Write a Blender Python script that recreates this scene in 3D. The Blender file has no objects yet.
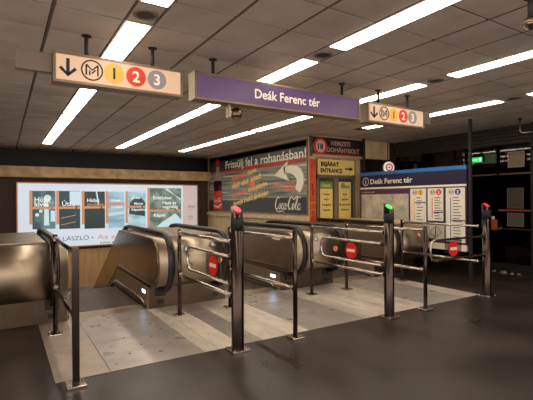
import bpy, math, random
from mathutils import Vector, Matrix
random.seed(7)
S = bpy.context.scene
COL = S.collection
R = math.radians
PI = math.pi

# ------------------------------------------------------------------ camera, world, exposure
cam_d = bpy.data.cameras.new('camera'); cam = bpy.data.objects.new('camera', cam_d); COL.objects.link(cam)
cam_d.sensor_width = 36.0; cam_d.lens = 36.0 * 423.9 / 533.0; cam_d.clip_start = 0.05; cam_d.clip_end = 200
yaw, roll = R(31.93), R(-0.307)
fw = Vector((math.sin(yaw), math.cos(yaw), 0)); rt = Vector((math.cos(yaw), -math.sin(yaw), 0)); up = Vector((0, 0, 1))
r2 = rt * math.cos(roll) + up * math.sin(roll); u2 = up * math.cos(roll) - rt * math.sin(roll)
M = Matrix((( r2.x, u2.x, -fw.x, 0), (r2.y, u2.y, -fw.y, 0), (r2.z, u2.z, -fw.z, 1.5), (0, 0, 0, 1)))
cam.matrix_world = M
S.camera = cam
w = bpy.data.worlds.new('world'); S.world = w; w.use_nodes = True
w.node_tree.nodes['Background'].inputs[0].default_value = (1.0, 0.83, 0.72, 1)
w.node_tree.nodes['Background'].inputs[1].default_value = 1.6  # warm ambient fill added to brighten the ceiling, for the unseen hall
S.view_settings.view_transform = 'Standard'; S.view_settings.look = 'None'
S.view_settings.exposure = 0.6; S.view_settings.gamma = 1.0; S.view_settings.use_curve_mapping = False
try: S.cycles.use_denoising = True
except Exception: pass
LAMP = 8.5           # ceiling lamp diffusers
LAMPCOL = (1.0, 0.87, 0.71)

# ------------------------------------------------------------------ materials
def sr(r, g, b):
    def c(x):
        x /= 255.0
        return x / 12.92 if x <= 0.04045 else ((x + 0.055) / 1.055) ** 2.4
    return (c(r), c(g), c(b), 1)

def newmat(name):
    m = bpy.data.materials.new(name); m.use_nodes = True
    nt = m.node_tree; nt.nodes.clear()
    o = nt.nodes.new('ShaderNodeOutputMaterial'); b = nt.nodes.new('ShaderNodeBsdfPrincipled')
    nt.links.new(b.outputs[0], o.inputs[0])
    return m, nt, b, o

def mat(name, col, rough=0.5, metal=0.0, noise=0.0, nscale=8.0, bump=0.0, bscale=60.0, stretch=(1, 1, 1), rvar=0.0, col2=None):
    m, nt, b, o = newmat(name)
    b.inputs['Base Color'].default_value = col; b.inputs['Roughness'].default_value = rough; b.inputs['Metallic'].default_value = metal
    tc = nt.nodes.new('ShaderNodeTexCoord'); mp = nt.nodes.new('ShaderNodeMapping'); mp.inputs['Scale'].default_value = stretch
    nt.links.new(tc.outputs['Object'], mp.inputs[0])
    if noise > 0 or rvar > 0:
        n = nt.nodes.new('ShaderNodeTexNoise'); n.inputs['Scale'].default_value = nscale; n.inputs['Detail'].default_value = 6
        nt.links.new(mp.outputs[0], n.inputs[0])
        if noise > 0:
            mx = nt.nodes.new('ShaderNodeMix'); mx.data_type = 'RGBA'
            c2 = col2 or tuple([c * (1 - noise) for c in col[:3]] + [1]); c1 = tuple([min(1, c * (1 + (0 if col2 else noise))) for c in col[:3]] + [1])
            mx.inputs[6].default_value = c1; mx.inputs[7].default_value = c2
            rp = nt.nodes.new('ShaderNodeMapRange'); rp.inputs[1].default_value = 0.35; rp.inputs[2].default_value = 0.65
            nt.links.new(n.outputs[0], rp.inputs[0]); nt.links.new(rp.outputs[0], mx.inputs[0]); nt.links.new(mx.outputs[2], b.inputs['Base Color'])
        if rvar > 0:
            r_ = nt.nodes.new('ShaderNodeMapRange'); r_.inputs[1].default_value = 0.3; r_.inputs[2].default_value = 0.7
            r_.inputs[3].default_value = max(0.02, rough - rvar); r_.inputs[4].default_value = min(1, rough + rvar)
            nt.links.new(n.outputs[0], r_.inputs[0]); nt.links.new(r_.outputs[0], b.inputs['Roughness'])
    if bump > 0:
        n2 = nt.nodes.new('ShaderNodeTexNoise'); n2.inputs['Scale'].default_value = bscale; n2.inputs['Detail'].default_value = 3
        nt.links.new(mp.outputs[0], n2.inputs[0])
        bp = nt.nodes.new('ShaderNodeBump'); bp.inputs['Strength'].default_value = bump; bp.inputs['Distance'].default_value = 0.005
        nt.links.new(n2.outputs[0], bp.inputs['Height']); nt.links.new(bp.outputs[0], b.inputs['Normal'])
    return m

def emat(name, col, strength, noise=0, nscale=6, stretch=(1, 1, 1), col2=None, gloss=False):
    m, nt, b, o = newmat(name)
    b.inputs['Base Color'].default_value = tuple([c * 0.3 for c in col[:3]] + [1]); b.inputs['Roughness'].default_value = 0.35
    b.inputs['Emission Color'].default_value = col; b.inputs['Emission Strength'].default_value = strength * (1.0 if strength > 4 else 0.66)
    if noise > 0 or col2:
        tc = nt.nodes.new('ShaderNodeTexCoord'); mp = nt.nodes.new('ShaderNodeMapping'); mp.inputs['Scale'].default_value = stretch
        n = nt.nodes.new('ShaderNodeTexNoise'); n.inputs['Scale'].default_value = nscale; n.inputs['Detail'].default_value = 5
        nt.links.new(tc.outputs['Object'], mp.inputs[0]); nt.links.new(mp.outputs[0], n.inputs[0])
        mx = nt.nodes.new('ShaderNodeMix'); mx.data_type = 'RGBA'; mx.inputs[6].default_value = col
        mx.inputs[7].default_value = col2 or tuple([c * (1 - noise) for c in col[:3]] + [1])
        rp = nt.nodes.new('ShaderNodeMapRange'); rp.inputs[1].default_value = 0.4; rp.inputs[2].default_value = 0.6
        nt.links.new(n.outputs[0], rp.inputs[0]); nt.links.new(rp.outputs[0], mx.inputs[0]); nt.links.new(mx.outputs[2], b.inputs['Emission Color'])
    return m

def island_mat(name, c1, c2, rough, bump=0.1, bscale=40, spots=False):
    m, nt, b, o = newmat(name)
    g = nt.nodes.new('ShaderNodeNewGeometry'); mx = nt.nodes.new('ShaderNodeMix'); mx.data_type = 'RGBA'
    mx.inputs[6].default_value = c1; mx.inputs[7].default_value = c2
    nt.links.new(g.outputs['Random Per Island'], mx.inputs[0])
    tc = nt.nodes.new('ShaderNodeTexCoord')
    n = nt.nodes.new('ShaderNodeTexNoise'); n.inputs['Scale'].default_value = 2.2; n.inputs['Detail'].default_value = 7
    nt.links.new(tc.outputs['Object'], n.inputs[0])
    m2 = nt.nodes.new('ShaderNodeMix'); m2.data_type = 'RGBA'; m2.blend_type = 'MULTIPLY'; m2.inputs[0].default_value = 0.5
    nt.links.new(mx.outputs[2], m2.inputs[6]); nt.links.new(n.outputs[0], m2.inputs[7])
    nt.links.new(m2.outputs[2], b.inputs['Base Color'])
    b.inputs['Roughness'].default_value = rough
    n2 = nt.nodes.new('ShaderNodeTexNoise'); n2.inputs['Scale'].default_value = bscale; n2.inputs['Detail'].default_value = 4
    nt.links.new(tc.outputs['Object'], n2.inputs[0])
    bp = nt.nodes.new('ShaderNodeBump'); bp.inputs['Strength'].default_value = bump; bp.inputs['Distance'].default_value = 0.004
    nt.links.new(n2.outputs[0], bp.inputs['Height']); nt.links.new(bp.outputs[0], b.inputs['Normal'])
    return m

def granite(name, base, fleck, rough, scale=90):
    m, nt, b, o = newmat(name)
    tc = nt.nodes.new('ShaderNodeTexCoord')
    n = nt.nodes.new('ShaderNodeTexNoise'); n.inputs['Scale'].default_value = scale; n.inputs['Detail'].default_value = 2
    n3 = nt.nodes.new('ShaderNodeTexNoise'); n3.inputs['Scale'].default_value = 1.1; n3.inputs['Detail'].default_value = 8
    nt.links.new(tc.outputs['Object'], n.inputs[0]); nt.links.new(tc.outputs['Object'], n3.inputs[0])
    rp = nt.nodes.new('ShaderNodeMapRange'); rp.inputs[1].default_value = 0.42; rp.inputs[2].default_value = 0.66
    nt.links.new(n.outputs[0], rp.inputs[0])
    mx = nt.nodes.new('ShaderNodeMix'); mx.data_type = 'RGBA'; mx.inputs[6].default_value = base; mx.inputs[7].default_value = fleck
    nt.links.new(rp.outputs[0], mx.inputs[0])
    m2 = nt.nodes.new('ShaderNodeMix'); m2.data_type = 'RGBA'; m2.blend_type = 'MULTIPLY'; m2.inputs[0].default_value = 0.7
    rp3 = nt.nodes.new('ShaderNodeMapRange'); rp3.inputs[1].default_value = 0.3; rp3.inputs[2].default_value = 0.7; rp3.inputs[3].default_value = 0.55; rp3.inputs[4].default_value = 1.1
    nt.links.new(n3.outputs[0], rp3.inputs[0]); nt.links.new(mx.outputs[2], m2.inputs[6]); nt.links.new(rp3.outputs[0], m2.inputs[7])
    # thin joints of the large slabs
    br = nt.nodes.new('ShaderNodeTexBrick'); br.offset = 0.0; br.inputs['Color1'].default_value = (1, 1, 1, 1); br.inputs['Color2'].default_value = (0.86, 0.86, 0.86, 1)
    br.inputs['Mortar'].default_value = (0.4, 0.4, 0.4, 1); br.inputs['Scale'].default_value = 1; br.inputs['Mortar Size'].default_value = 0.004
    br.inputs['Brick Width'].default_value = 1.0; br.inputs['Row Height'].default_value = 0.62
    mp = nt.nodes.new('ShaderNodeMapping'); mp.inputs['Location'].default_value = (0.19, -0.15, 0)
    nt.links.new(tc.outputs['Object'], mp.inputs[0]); nt.links.new(mp.outputs[0], br.inputs[0])
    m3 = nt.nodes.new('ShaderNodeMix'); m3.data_type = 'RGBA'; m3.blend_type = 'MULTIPLY'; m3.inputs[0].default_value = 0.8
    nt.links.new(m2.outputs[2], m3.inputs[6]); nt.links.new(br.outputs[0], m3.inputs[7])
    nt.links.new(m3.outputs[2], b.inputs['Base Color'])
    rr = nt.nodes.new('ShaderNodeMapRange'); rr.inputs[1].default_value = 0.3; rr.inputs[2].default_value = 0.7; rr.inputs[3].default_value = rough - 0.1; rr.inputs[4].default_value = rough + 0.12
    nt.links.new(n3.outputs[0], rr.inputs[0]); nt.links.new(rr.outputs[0], b.inputs['Roughness'])
    return m

def ribbed(name, c1, c2, rough, scale, axis='X', bump=0.6, metal=0):
    m, nt, b, o = newmat(name)
    tc = nt.nodes.new('ShaderNodeTexCoord')
    wv = nt.nodes.new('ShaderNodeTexWave'); wv.bands_direction = axis; wv.inputs['Scale'].default_value = scale; wv.inputs['Distortion'].default_value = 0
    nt.links.new(tc.outputs['Object'], wv.inputs[0])
    mx = nt.nodes.new('ShaderNodeMix'); mx.data_type = 'RGBA'; mx.inputs[6].default_value = c1; mx.inputs[7].default_value = c2
    nt.links.new(wv.outputs[0], mx.inputs[0])
    n = nt.nodes.new('ShaderNodeTexNoise'); n.inputs['Scale'].default_value = 5; n.inputs['Detail'].default_value = 6
    nt.links.new(tc.outputs['Object'], n.inputs[0])
    m2 = nt.nodes.new('ShaderNodeMix'); m2.data_type = 'RGBA'; m2.blend_type = 'MULTIPLY'; m2.inputs[0].default_value = 0.6
    nt.links.new(mx.outputs[2], m2.inputs[6]); nt.links.new(n.outputs[0], m2.inputs[7]); nt.links.new(m2.outputs[2], b.inputs['Base Color'])
    b.inputs['Roughness'].default_value = rough; b.inputs['Metallic'].default_value = metal
    bp = nt.nodes.new('ShaderNodeBump'); bp.inputs['Strength'].default_value = bump; bp.inputs['Distance'].default_value = 0.008
    nt.links.new(wv.outputs[0], bp.inputs['Height']); nt.links.new(bp.outputs[0], b.inputs['Normal'])
    return m

def glassmat(name, tint, gloss=0.12):
    m = bpy.data.materials.new(name); m.use_nodes = True; nt = m.node_tree; nt.nodes.clear()
    o = nt.nodes.new('ShaderNodeOutputMaterial'); t = nt.nodes.new('ShaderNodeBsdfTransparent'); g = nt.nodes.new('ShaderNodeBsdfGlossy')
    t.inputs[0].default_value = tint; g.inputs['Roughness'].default_value = 0.03; g.inputs[0].default_value = (1, 1, 1, 1)
    mx = nt.nodes.new('ShaderNodeMixShader'); mx.inputs[0].default_value = gloss
    nt.links.new(t.outputs[0], mx.inputs[1]); nt.links.new(g.outputs[0], mx.inputs[2]); nt.links.new(mx.outputs[0], o.inputs[0])
    return m

K = {}
K['panel'] = island_mat('ceiling_panel', sr(232, 220, 208), sr(218, 206, 194), 0.6, 0.08, 6)
K['void'] = mat('ceiling_void', sr(40, 34, 30), 0.9)
K['lamp'] = emat('lamp_diffuser', LAMPCOL + (1,), LAMP)
K['lampframe'] = mat('lamp_frame', sr(190, 178, 165), 0.5)
K['floor'] = granite('floor_granite', sr(34, 29, 25), sr(78, 66, 57), 0.36, 75)
K['pitwood'] = mat('tan_wood_panel', sr(196, 160, 112), 0.5, noise=0.12, nscale=3, stretch=(6, 1, 0.4))
K['greystrip'] = mat('grey_plaster', sr(150, 140, 130), 0.8, noise=0.08)
K['brownrib'] = ribbed('ribbed_brown_wood', sr(88, 52, 36), sr(44, 24, 18), 0.55, 7, 'X', 0.8)
K['beam'] = mat('beige_stone', sr(176, 146, 108), 0.6, noise=0.22, nscale=6, bump=0.25, bscale=30)
K['tanstone'] = mat('tan_stone_wall', sr(205, 180, 140), 0.5, noise=0.15, nscale=5, stretch=(1, 3, 0.5), bump=0.1)
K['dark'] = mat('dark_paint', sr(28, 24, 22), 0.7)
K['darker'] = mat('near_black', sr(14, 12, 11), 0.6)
K['wallplain'] = mat('plain_wall', sr(120, 104, 90), 0.8, noise=0.06)
K['steel'] = mat('brushed_steel', sr(166, 152, 132), 0.38, 1.0, noise=0.03, nscale=3, stretch=(1, 1, 3), rvar=0.03)
K['steeldark'] = mat('polished_brown_steel', sr(156, 138, 118), 0.2, 1.0, noise=0.04, nscale=2, rvar=0.03)
K['steelmatt'] = mat('matt_steel_panel', sr(178, 162, 140), 0.38, 1.0, noise=0.05, nscale=3, rvar=0.04)
K['chrome'] = mat('stainless_tube', sr(190, 180, 168), 0.2, 1.0, noise=0.05, nscale=20, rvar=0.05)
K['darksteel'] = mat('dark_steel_post', sr(70, 61, 56), 0.2, 1.0, noise=0.06, nscale=20)
K['base'] = mat('skirt_steel', sr(96, 84, 72), 0.4, 1.0, noise=0.12, nscale=5, rvar=0.08)
K['rubber'] = mat('black_rubber', sr(22, 20, 20), 0.32)
K['step'] = ribbed('step_ribs', sr(122, 106, 96), sr(78, 68, 62), 0.5, 10, 'X', 0.3, 0.5)
K['plate'] = mat('worn_steel_plate', sr(208, 197, 184), 0.42, 0.25, noise=0.14, nscale=3.5, stretch=(2, 1, 1), bump=0.12, bscale=50, rvar=0.1)
K['plategrey'] = mat('grey_steel_plate', sr(176, 169, 162), 0.34, 0.45, noise=0.14, nscale=3, bump=0.12, bscale=80, rvar=0.1)
K['plateedge'] = mat('chequered_plate', sr(170, 157, 144), 0.45, 0.3, noise=0.1, nscale=5, bump=0.8, bscale=140)
K['groove'] = mat('groove_dirt', sr(58, 48, 40), 0.8)
K['black'] = mat('black_paint', sr(16, 14, 14), 0.5)
K['signframe'] = mat('bronze_sign_frame', sr(132, 112, 92), 0.42, 0.6, noise=0.08)
K['signside'] = mat('beige_sign_end', sr(186, 168, 140), 0.5, 0.2)
K['signgrey'] = mat('grey_sign_wing', sr(124, 112, 100), 0.6)
K['face'] = emat('peach_backlit_face', sr(236, 194, 160), 0.72)
K['purple'] = emat('purple_backlit_face', sr(98, 68, 108), 0.72, noise=0.12, nscale=1.5)
K['ink'] = mat('black_ink', sr(20, 16, 16), 0.5)
K['yellow'] = emat('yellow_badge', sr(240, 180, 72), 0.7)
K['redb'] = emat('red_badge', sr(222, 60, 38), 0.7)
K['greyb'] = emat('grey_badge', sr(160, 146, 142), 0.6)
K['whitel'] = emat('white_backlit_letter', sr(246, 222, 198), 0.9)
K['boxwhite'] = emat('white_backlit_poster', sr(212, 222, 234), 0.86, noise=0.06, nscale=0.8)
K['boxpink'] = emat('pink_uneven_backlight', sr(212, 192, 188), 0.75, noise=0.05, nscale=1)  # dimmer pink end: uneven backlight put into the colour
K['white'] = mat('white_paint', sr(225, 215, 200), 0.5)
K['red'] = mat('red_paint', sr(206, 28, 20), 0.45)

# ------------------------------------------------------------------ mesh helpers
class MB:
    def __init__(s): s.v = []; s.f = []; s.sm = []
    def add(s, vs, fs, smooth=False):
        n = len(s.v); s.v += [tuple(v) for v in vs]; s.f += [tuple(i + n for i in f) for f in fs]; s.sm += [smooth] * len(fs); return s
    def box(s, x0, y0, z0, x1, y1, z1):
        return s.add([(x0, y0, z0), (x1, y0, z0), (x1, y1, z0), (x0, y1, z0), (x0, y0, z1), (x1, y0, z1), (x1, y1, z1), (x0, y1, z1)],
              [(0, 3, 2, 1), (4, 5, 6, 7), (0, 1, 5, 4), (1, 2, 6, 5), (2, 3, 7, 6), (3, 0, 4, 7)])
    def prism(s, poly, off, smooth=False):
        n = len(poly); off = Vector(off); a = [Vector(p) for p in poly]; b = [p + off for p in a]
        s.add(a + b, [tuple(range(n - 1, -1, -1)), tuple(range(n, 2 * n))])
        s.add(a + b, [(i, (i + 1) % n, n + (i + 1) % n, n + i) for i in range(n)], smooth); return s
    def cyl(s, p0, p1, r0, r1=None, n=20, smooth=True):
        r1 = r0 if r1 is None else r1; p0 = Vector(p0); p1 = Vector(p1); d = (p1 - p0).normalized()
        a = d.orthogonal().normalized(); b = d.cross(a); vs = []
        for p, r in ((p0, r0), (p1, r1)): vs += [p + (a * math.cos(2 * PI * i / n) + b * math.sin(2 * PI * i / n)) * r for i in range(n)]
        s.add(vs, [(i, (i + 1) % n, n + (i + 1) % n, n + i) for i in range(n)], smooth)
        s.add(vs[:n], [tuple(range(n - 1, -1, -1))]); s.add(vs[n:], [tuple(range(n))]); return s
    def tube(s, path, ra, rb=None, n=12, side=None, power=1.0):
        # ra: radius across `side`, rb: radius along the other axis
        rb = rb or ra; P = [Vector(p) for p in path]; rings = []; prev = None
        for i, p in enumerate(P):
            t = (P[min(i + 1, len(P) - 1)] - P[max(i - 1, 0)]).normalized()
            if side is not None: a = Vector(side); a = (a - t * a.dot(t)).normalized()
            elif prev is None: a = t.orthogonal().normalized()
            else: a = (prev - t * prev.dot(t)).normalized()
            prev = a; b = t.cross(a)
            ring = []
            for k in range(n):
                c, q = math.cos(2 * PI * k / n), math.sin(2 * PI * k / n)
                c = math.copysign(abs(c) ** power, c); q = math.copysign(abs(q) ** power, q)
                ring.append(p + a * c * ra + b * q * rb)
            rings.append(ring)
        vs = [v for r_ in rings for v in r_]; fs = []
        for i in range(len(P) - 1):
            for k in range(n): fs.append((i * n + k, i * n + (k + 1) % n, (i + 1) * n + (k + 1) % n, (i + 1) * n + k))
        s.add(vs, fs, True); s.add(rings[0], [tuple(range(n - 1, -1, -1))]); s.add(rings[-1], [tuple(range(n))]); return s
    def sphere(s, c, r, n=20, m=12, zs=1.0, zmin=-1.0):
        vs = []; fs = []; c = Vector(c)
        lat0 = math.asin(max(-1, zmin))
        for j in range(m + 1):
            la = lat0 + (PI / 2 - lat0) * j / m
            for i in range(n): vs.append(c + Vector((math.cos(la) * math.cos(2 * PI * i / n), math.cos(la) * math.sin(2 * PI * i / n), math.sin(la) * zs)) * r)
        for j in range(m):
            for i in range(n): fs.append((j * n + i, j * n + (i + 1) % n, (j + 1) * n + (i + 1) % n, (j + 1) * n + i))
        return s.add(vs, fs, True)
    def build(s, name, m, parent=None, bevel=0.0, kind=None, label=None):
        o_ = parent; off = Vector((0, 0, 0))
        while o_ is not None: off += o_.location; o_ = o_.parent
        me = bpy.data.meshes.new(name); me.from_pydata([tuple(Vector(v) - off) for v in s.v], [], s.f)
        for p, q in zip(me.polygons, s.sm): p.use_smooth = q
        import bmesh
        bm = bmesh.new(); bm.from_mesh(me); bmesh.ops.remove_doubles(bm, verts=bm.verts, dist=1e-6)
        bmesh.ops.recalc_face_normals(bm, faces=bm.faces); bm.to_mesh(me); bm.free()
        me.materials.append(m); o = bpy.data.objects.new(name, me); COL.objects.link(o)
        if parent is not None: o.parent = parent
        if bevel > 0:
            b = o.modifiers.new('bevel', 'BEVEL'); b.width = bevel; b.segments = 2; b.limit_method = 'ANGLE'; b.angle_limit = R(50)
        if kind: o['kind'] = kind
        if label: o['label'] = label
        return o

def thing(name, label, cat, loc, group=None):
    o = bpy.data.objects.new(name, None); COL.objects.link(o); o.location = loc; o.empty_display_size = 0.1
    o['label'] = label; o['category'] = cat
    if group: o['group'] = group
    return o

def tag(o, label, cat, group=None):
    o['label'] = label; o['category'] = cat
    if group: o['group'] = group
    return o

def struct(name, mb, m, bevel=0.0):
    return mb.build(name, m, None, bevel, 'structure')

def dup(root, loc, label=None, group=None):
    def cp(o, par):
        c = o.copy(); COL.objects.link(c); c.parent = par
        for ch in o.children: cp(ch, c)
        return c
    r = cp(root, None); r.location = loc
    if label: r['label'] = label
    if group: r['group'] = group
    return r

_txt = {}
def text_geo(s, size, shear=0.0, bold=0.0, space=1.0):
    key = (s, size, shear, bold, space)
    if key in _txt: return _txt[key]
    c = bpy.data.curves.new('t', 'FONT'); c.body = s; c.size = size; c.shear = shear; c.offset = bold; c.space_character = space
    c.resolution_u = 3; c.fill_mode = 'FRONT'
    o = bpy.data.objects.new('t', c); COL.objects.link(o)
    dg = bpy.context.evaluated_depsgraph_get(); me = o.evaluated_get(dg).to_mesh()
    vs = [tuple(v.co) for v in me.vertices]; fs = [tuple(p.vertices) for p in me.polygons]
    o.evaluated_get(dg).to_mesh_clear(); bpy.data.objects.remove(o); bpy.data.curves.remove(c)
    _txt[key] = (vs, fs); return vs, fs

def catmull(pts, k=6):
    out = []; n = len(pts)
    for i in range(n - 1):
        p0 = pts[max(i - 1, 0)]; p1 = pts[i]; p2 = pts[i + 1]; p3 = pts[min(i + 2, n - 1)]
        for j in range(k):
            t = j / k
            out.append(tuple(0.5 * ((2 * b) + (-a + c) * t + (2 * a - 5 * b + 4 * c - d) * t * t + (-a + 3 * b - 3 * c + d) * t ** 3) for a, b, c, d in zip(p0, p1, p2, p3)))
    out.append(pts[-1]); return out

class Fr:
    """a drawing plane: origin, u to the viewer's right, v up, n towards the viewer"""
    def __init__(s, o, u, v=(0, 0, 1)): s.o = Vector(o); s.u = Vector(u).normalized(); s.v = Vector(v).normalized(); s.n = s.u.cross(s.v)
    def p(s, a, b, d=0): return s.o + s.u * a + s.v * b + s.n * d
    def rect(s, mb, a0, b0, a1, b1, d0=0, d1=0.002): return mb.prism([s.p(a0, b0, d0), s.p(a1, b0, d0), s.p(a1, b1, d0), s.p(a0, b1, d0)], s.n * (d1 - d0))
    def poly(s, mb, pts, d0=0, d1=0.002): return mb.prism([s.p(a, b, d0) for a, b in pts], s.n * (d1 - d0))
    def disc(s, mb, a, b, r, d0=0, d1=0.002, n=32, rv=None):
        rv = rv or r
        return s.poly(mb, [(a + r * math.cos(2 * PI * i / n), b + rv * math.sin(2 * PI * i / n)) for i in range(n)], d0, d1)
    def ring(s, mb, a, b, r0, r1, d0=0, d1=0.002, n=36):
        vs = []
        for d in (d0, d1):
            for r in (r0, r1): vs += [s.p(a + r * math.cos(2 * PI * i / n), b + r * math.sin(2 * PI * i / n), d) for i in range(n)]
        fs = []
        for i in range(n):
            j = (i + 1) % n
            fs += [(i, j, n + j, n + i), (2 * n + i, 3 * n + i, 3 * n + j, 2 * n + j), (i, 2 * n + i, 2 * n + j, j), (n + i, n + j, 3 * n + j, 3 * n + i)]
        return mb.add(vs, fs)
    def frame(s, mb, a0, b0, a1, b1, t, d0, d1):
        s.rect(mb, a0, b0, a1, b0 + t, d0, d1); s.rect(mb, a0, b1 - t, a1, b1, d0, d1)
        s.rect(mb, a0, b0 + t, a0 + t, b1 - t, d0, d1); s.rect(mb, a1 - t, b0 + t, a1, b1 - t, d0, d1); return mb
    def ribbon(s, mb, pts, wd, d0=0, d1=0.002, smooth=False, k=6):
        P = [q if len(q) > 2 else (q[0], q[1], wd) for q in pts]
        if smooth: P = catmull(P, k)
        L, Rr = [], []
        for i, q in enumerate(P):
            a = P[max(i - 1, 0)]; b = P[min(i + 1, len(P) - 1)]; dx, dy = b[0] - a[0], b[1] - a[1]; l = math.hypot(dx, dy) or 1
            L.append((q[0] - dy / l * q[2] / 2, q[1] + dx / l * q[2] / 2)); Rr.append((q[0] + dy / l * q[2] / 2, q[1] - dx / l * q[2] / 2))
        for i in range(len(P) - 1): s.poly(mb, [Rr[i], Rr[i + 1], L[i + 1], L[i]], d0, d1)
        return mb
    def text(s, mb, st, a, b, size, d=0.003, align='L', width=None, rot=0.0, shear=0.0, bold=0.0, space=1.0):
        vs, fs = text_geo(st, size, shear, bold, space)
        if not vs: return mb
        x0 = min(v[0] for v in vs); x1 = max(v[0] for v in vs); sx = 1.0
        if width: sx = width / (x1 - x0)
        ox = {'L': -x0, 'C': -(x0 + x1) / 2, 'R': -x1}[align]
        c, q = math.cos(rot), math.sin(rot)
        out = []
        for v in vs:
            X = (v[0] + ox) * sx; Y = v[1]; out.append(s.p(a + X * c - Y * q, b + X * q + Y * c, d))
        return mb.add(out, fs)

CH = 3.0
# ------------------------------------------------------------------ setting: floor, walls, ceiling
fl = MB(); fl.box(-4, -4.5, -0.3, 8.95, 5.83, 0).box(7.2, 5.83, -0.3, 8.95, 12, 0).box(-4, 5.83, -0.3, -0.46, 13.5, 0)
struct('floor', fl, K['floor'])
# pit under the escalators
struct('floor_pit', MB().box(-0.46, 5.83, -5.2, 7.2, 13.5, -5.0), K['dark'])
xs = []
X0 = -0.96 - 1.83
lights_x = [0.87 + 1.83 * k for k in range(0, 4)]
for k in range(-2, 5):
    b0 = 0.87 + 1.83 * k
    for j in range(3): xs.append((b0 + 0.235 + j * 0.532, b0 + 0.235 + (j + 1) * 0.532))
    xs.append((b0, b0 + 0.235))
ys = [2.03 + 0.525 * k for k in range(-12, 23)]
G = 0.012
runs = []      # lit stretches along Y for every lamp row: list of (row x, y0, y1)
for i, bx in enumerate(lights_x):
    for (a, n) in ((-1.14, 3), (3.59, 3 if i < 3 else 2), (8.04, 3 if i < 3 else 0)):
        for q in range(n): runs.append((bx, a + q * 1.45, a + q * 1.45 + 1.435 + (0.0)))
def blocked(x0, x1, y0, y1):
    for (bx, a, b) in runs:
        if abs(bx - x0) < 0.02 and y0 < b and y1 > a: return True
    return False
ce = MB()
for (x0, x1) in xs:
    if x0 > 9 or x1 < -2.2: continue
    narrow = (x1 - x0) < 0.3
    for y0 in ys:
        y1 = y0 + 0.525
        if narrow and blocked(x0, x1, y0, y1): continue
        if x0 > 6.05 - 0.3 and x0 < 5.9 and y0 > 7.9: pass
        gx = 0.006 if narrow else 0.015
        ce.box(x0 + gx, y0 + G, CH, x1 - gx, y1 - G, CH + 0.012)
# leftover bits of the lamp bands beside the fixtures
for i, bx in enumerate(lights_x):
    for (a, b) in ((3.225, 3.58), (7.955, 8.03)): ce.box(bx + G, a, CH, bx + 0.235 - G, b, CH + 0.012)
cp = struct('ceiling', ce, K['panel'])
struct('ceiling_void', MB().box(-4, -4.5, CH + 0.09, 10.6, 14.3, CH + 0.2), K['void'])
# grid rails, a little above the panels
gr = MB()
for (x0, x1) in xs:
    if -2.2 < x0 < 9: gr.box(x0 - 0.006, -4.3, CH + 0.001, x0 + 0.011, 13.5, CH + 0.02)
struct('trim_1', gr, mat('grid_rail', sr(110, 96, 84), 0.7))

# far wall (behind the escalators)
struct('wall_far', MB().box(-4, 13.54, -5, 6.05, 13.7, 2.2), K['brownrib'])
struct('wall_far_panel', MB().box(-0.46, 13.50, -1.02, 6.04, 13.54, 0.08), K['pitwood'])
struct('trim_2', MB().box(-0.46, 13.44, -5, 6.04, 13.54, -1.02), K['greystrip'])
struct('trim_3', MB().box(-4, 13.26, 2.16, 6.04, 13.6, 2.46), K['beam'], 0.01)
struct('wall_recess', MB().box(-4, 14.2, 2.0, 6.4, 14.3, 3.3).box(6.2, 13.3, 2.0, 6.4, 14.3, 3.3).box(-4, 13.7, 2.0, 6.4, 14.3, 2.19), K['darker'])
pm = MB()
for x in (0.33, 1.76, 4.35): pm.box(x - 0.02, 13.5, 2.44, x + 0.02, 13.54, 3.0)
struct('trim_4', pm, K['dark'])
# advertising wall parallel to the escalators
struct('wall_right_of_escalators', MB().box(6.05, 7.82, -5, 6.2, 13.54, 3.0), K['tanstone'])
struct('trim_5', MB().box(6.01, 7.82, 2.945, 6.05, 13.5, 2.985), K['signside'])
# shop wall with entrance, and the bulkhead over the passage
sw = MB().box(6.2, 7.82, 0, 7.69, 7.97, 3.0).box(7.69, 7.82, 2.55, 8.8, 7.97, 3.0)
struct('wall_shop', sw, K['tanstone'])
struct('trim_6', MB().box(7.66, 7.76, 0, 7.74, 7.82, 3.0), K['dark'])
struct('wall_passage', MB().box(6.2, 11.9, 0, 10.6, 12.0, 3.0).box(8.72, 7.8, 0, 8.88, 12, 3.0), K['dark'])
struct('wall_left', MB().box(-4.1, 5.5, -5, -4, 14.3, 3.1), K['wallplain'])
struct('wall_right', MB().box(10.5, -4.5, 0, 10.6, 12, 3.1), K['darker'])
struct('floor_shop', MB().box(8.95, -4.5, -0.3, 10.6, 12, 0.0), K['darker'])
# slatted fascia above the shopfronts
fa = MB().box(8.93, -4.4, 2.62, 9.0, 7.8, 3.0)
for k in range(5): fa.box(8.86, -4.4, 2.64 + 0.072 * k, 8.94, 7.8, 2.675 + 0.072 * k)
struct('trim_7', fa, mat('fascia_slats', sr(46, 38, 32), 0.55))
struct('baseboard_right', MB().box(8.88, -4.4, 0, 8.98, 7.8, 0.16), K['darker'])
frm = mat('bronze_frame', sr(92, 70, 56), 0.35, 0.7)
gl = glassmat('dark_glass', (0.30, 0.27, 0.25, 1), 0.035)
wn = 1
ymull = [0.6, 2.5, 4.3, 5.02, 5.75, 6.7, 7.8]
for a, b in zip(ymull[:-1], ymull[1:]):
    m = MB()
    for y in (a, b): m.box(8.89, y - 0.025, 0.16, 8.95, y + 0.025, 2.63)
    m.box(8.89, a, 0.86, 8.95, b, 0.89); m.box(8.89, a, 2.0, 8.95, b, 2.03)
    f = m.build('window_%d' % wn, frm, None, 0, 'structure')
    MB().box(8.915, a + 0.025, 0.16, 8.925, b - 0.025, 2.62).build('pane', gl, f)
    wn += 1

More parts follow.
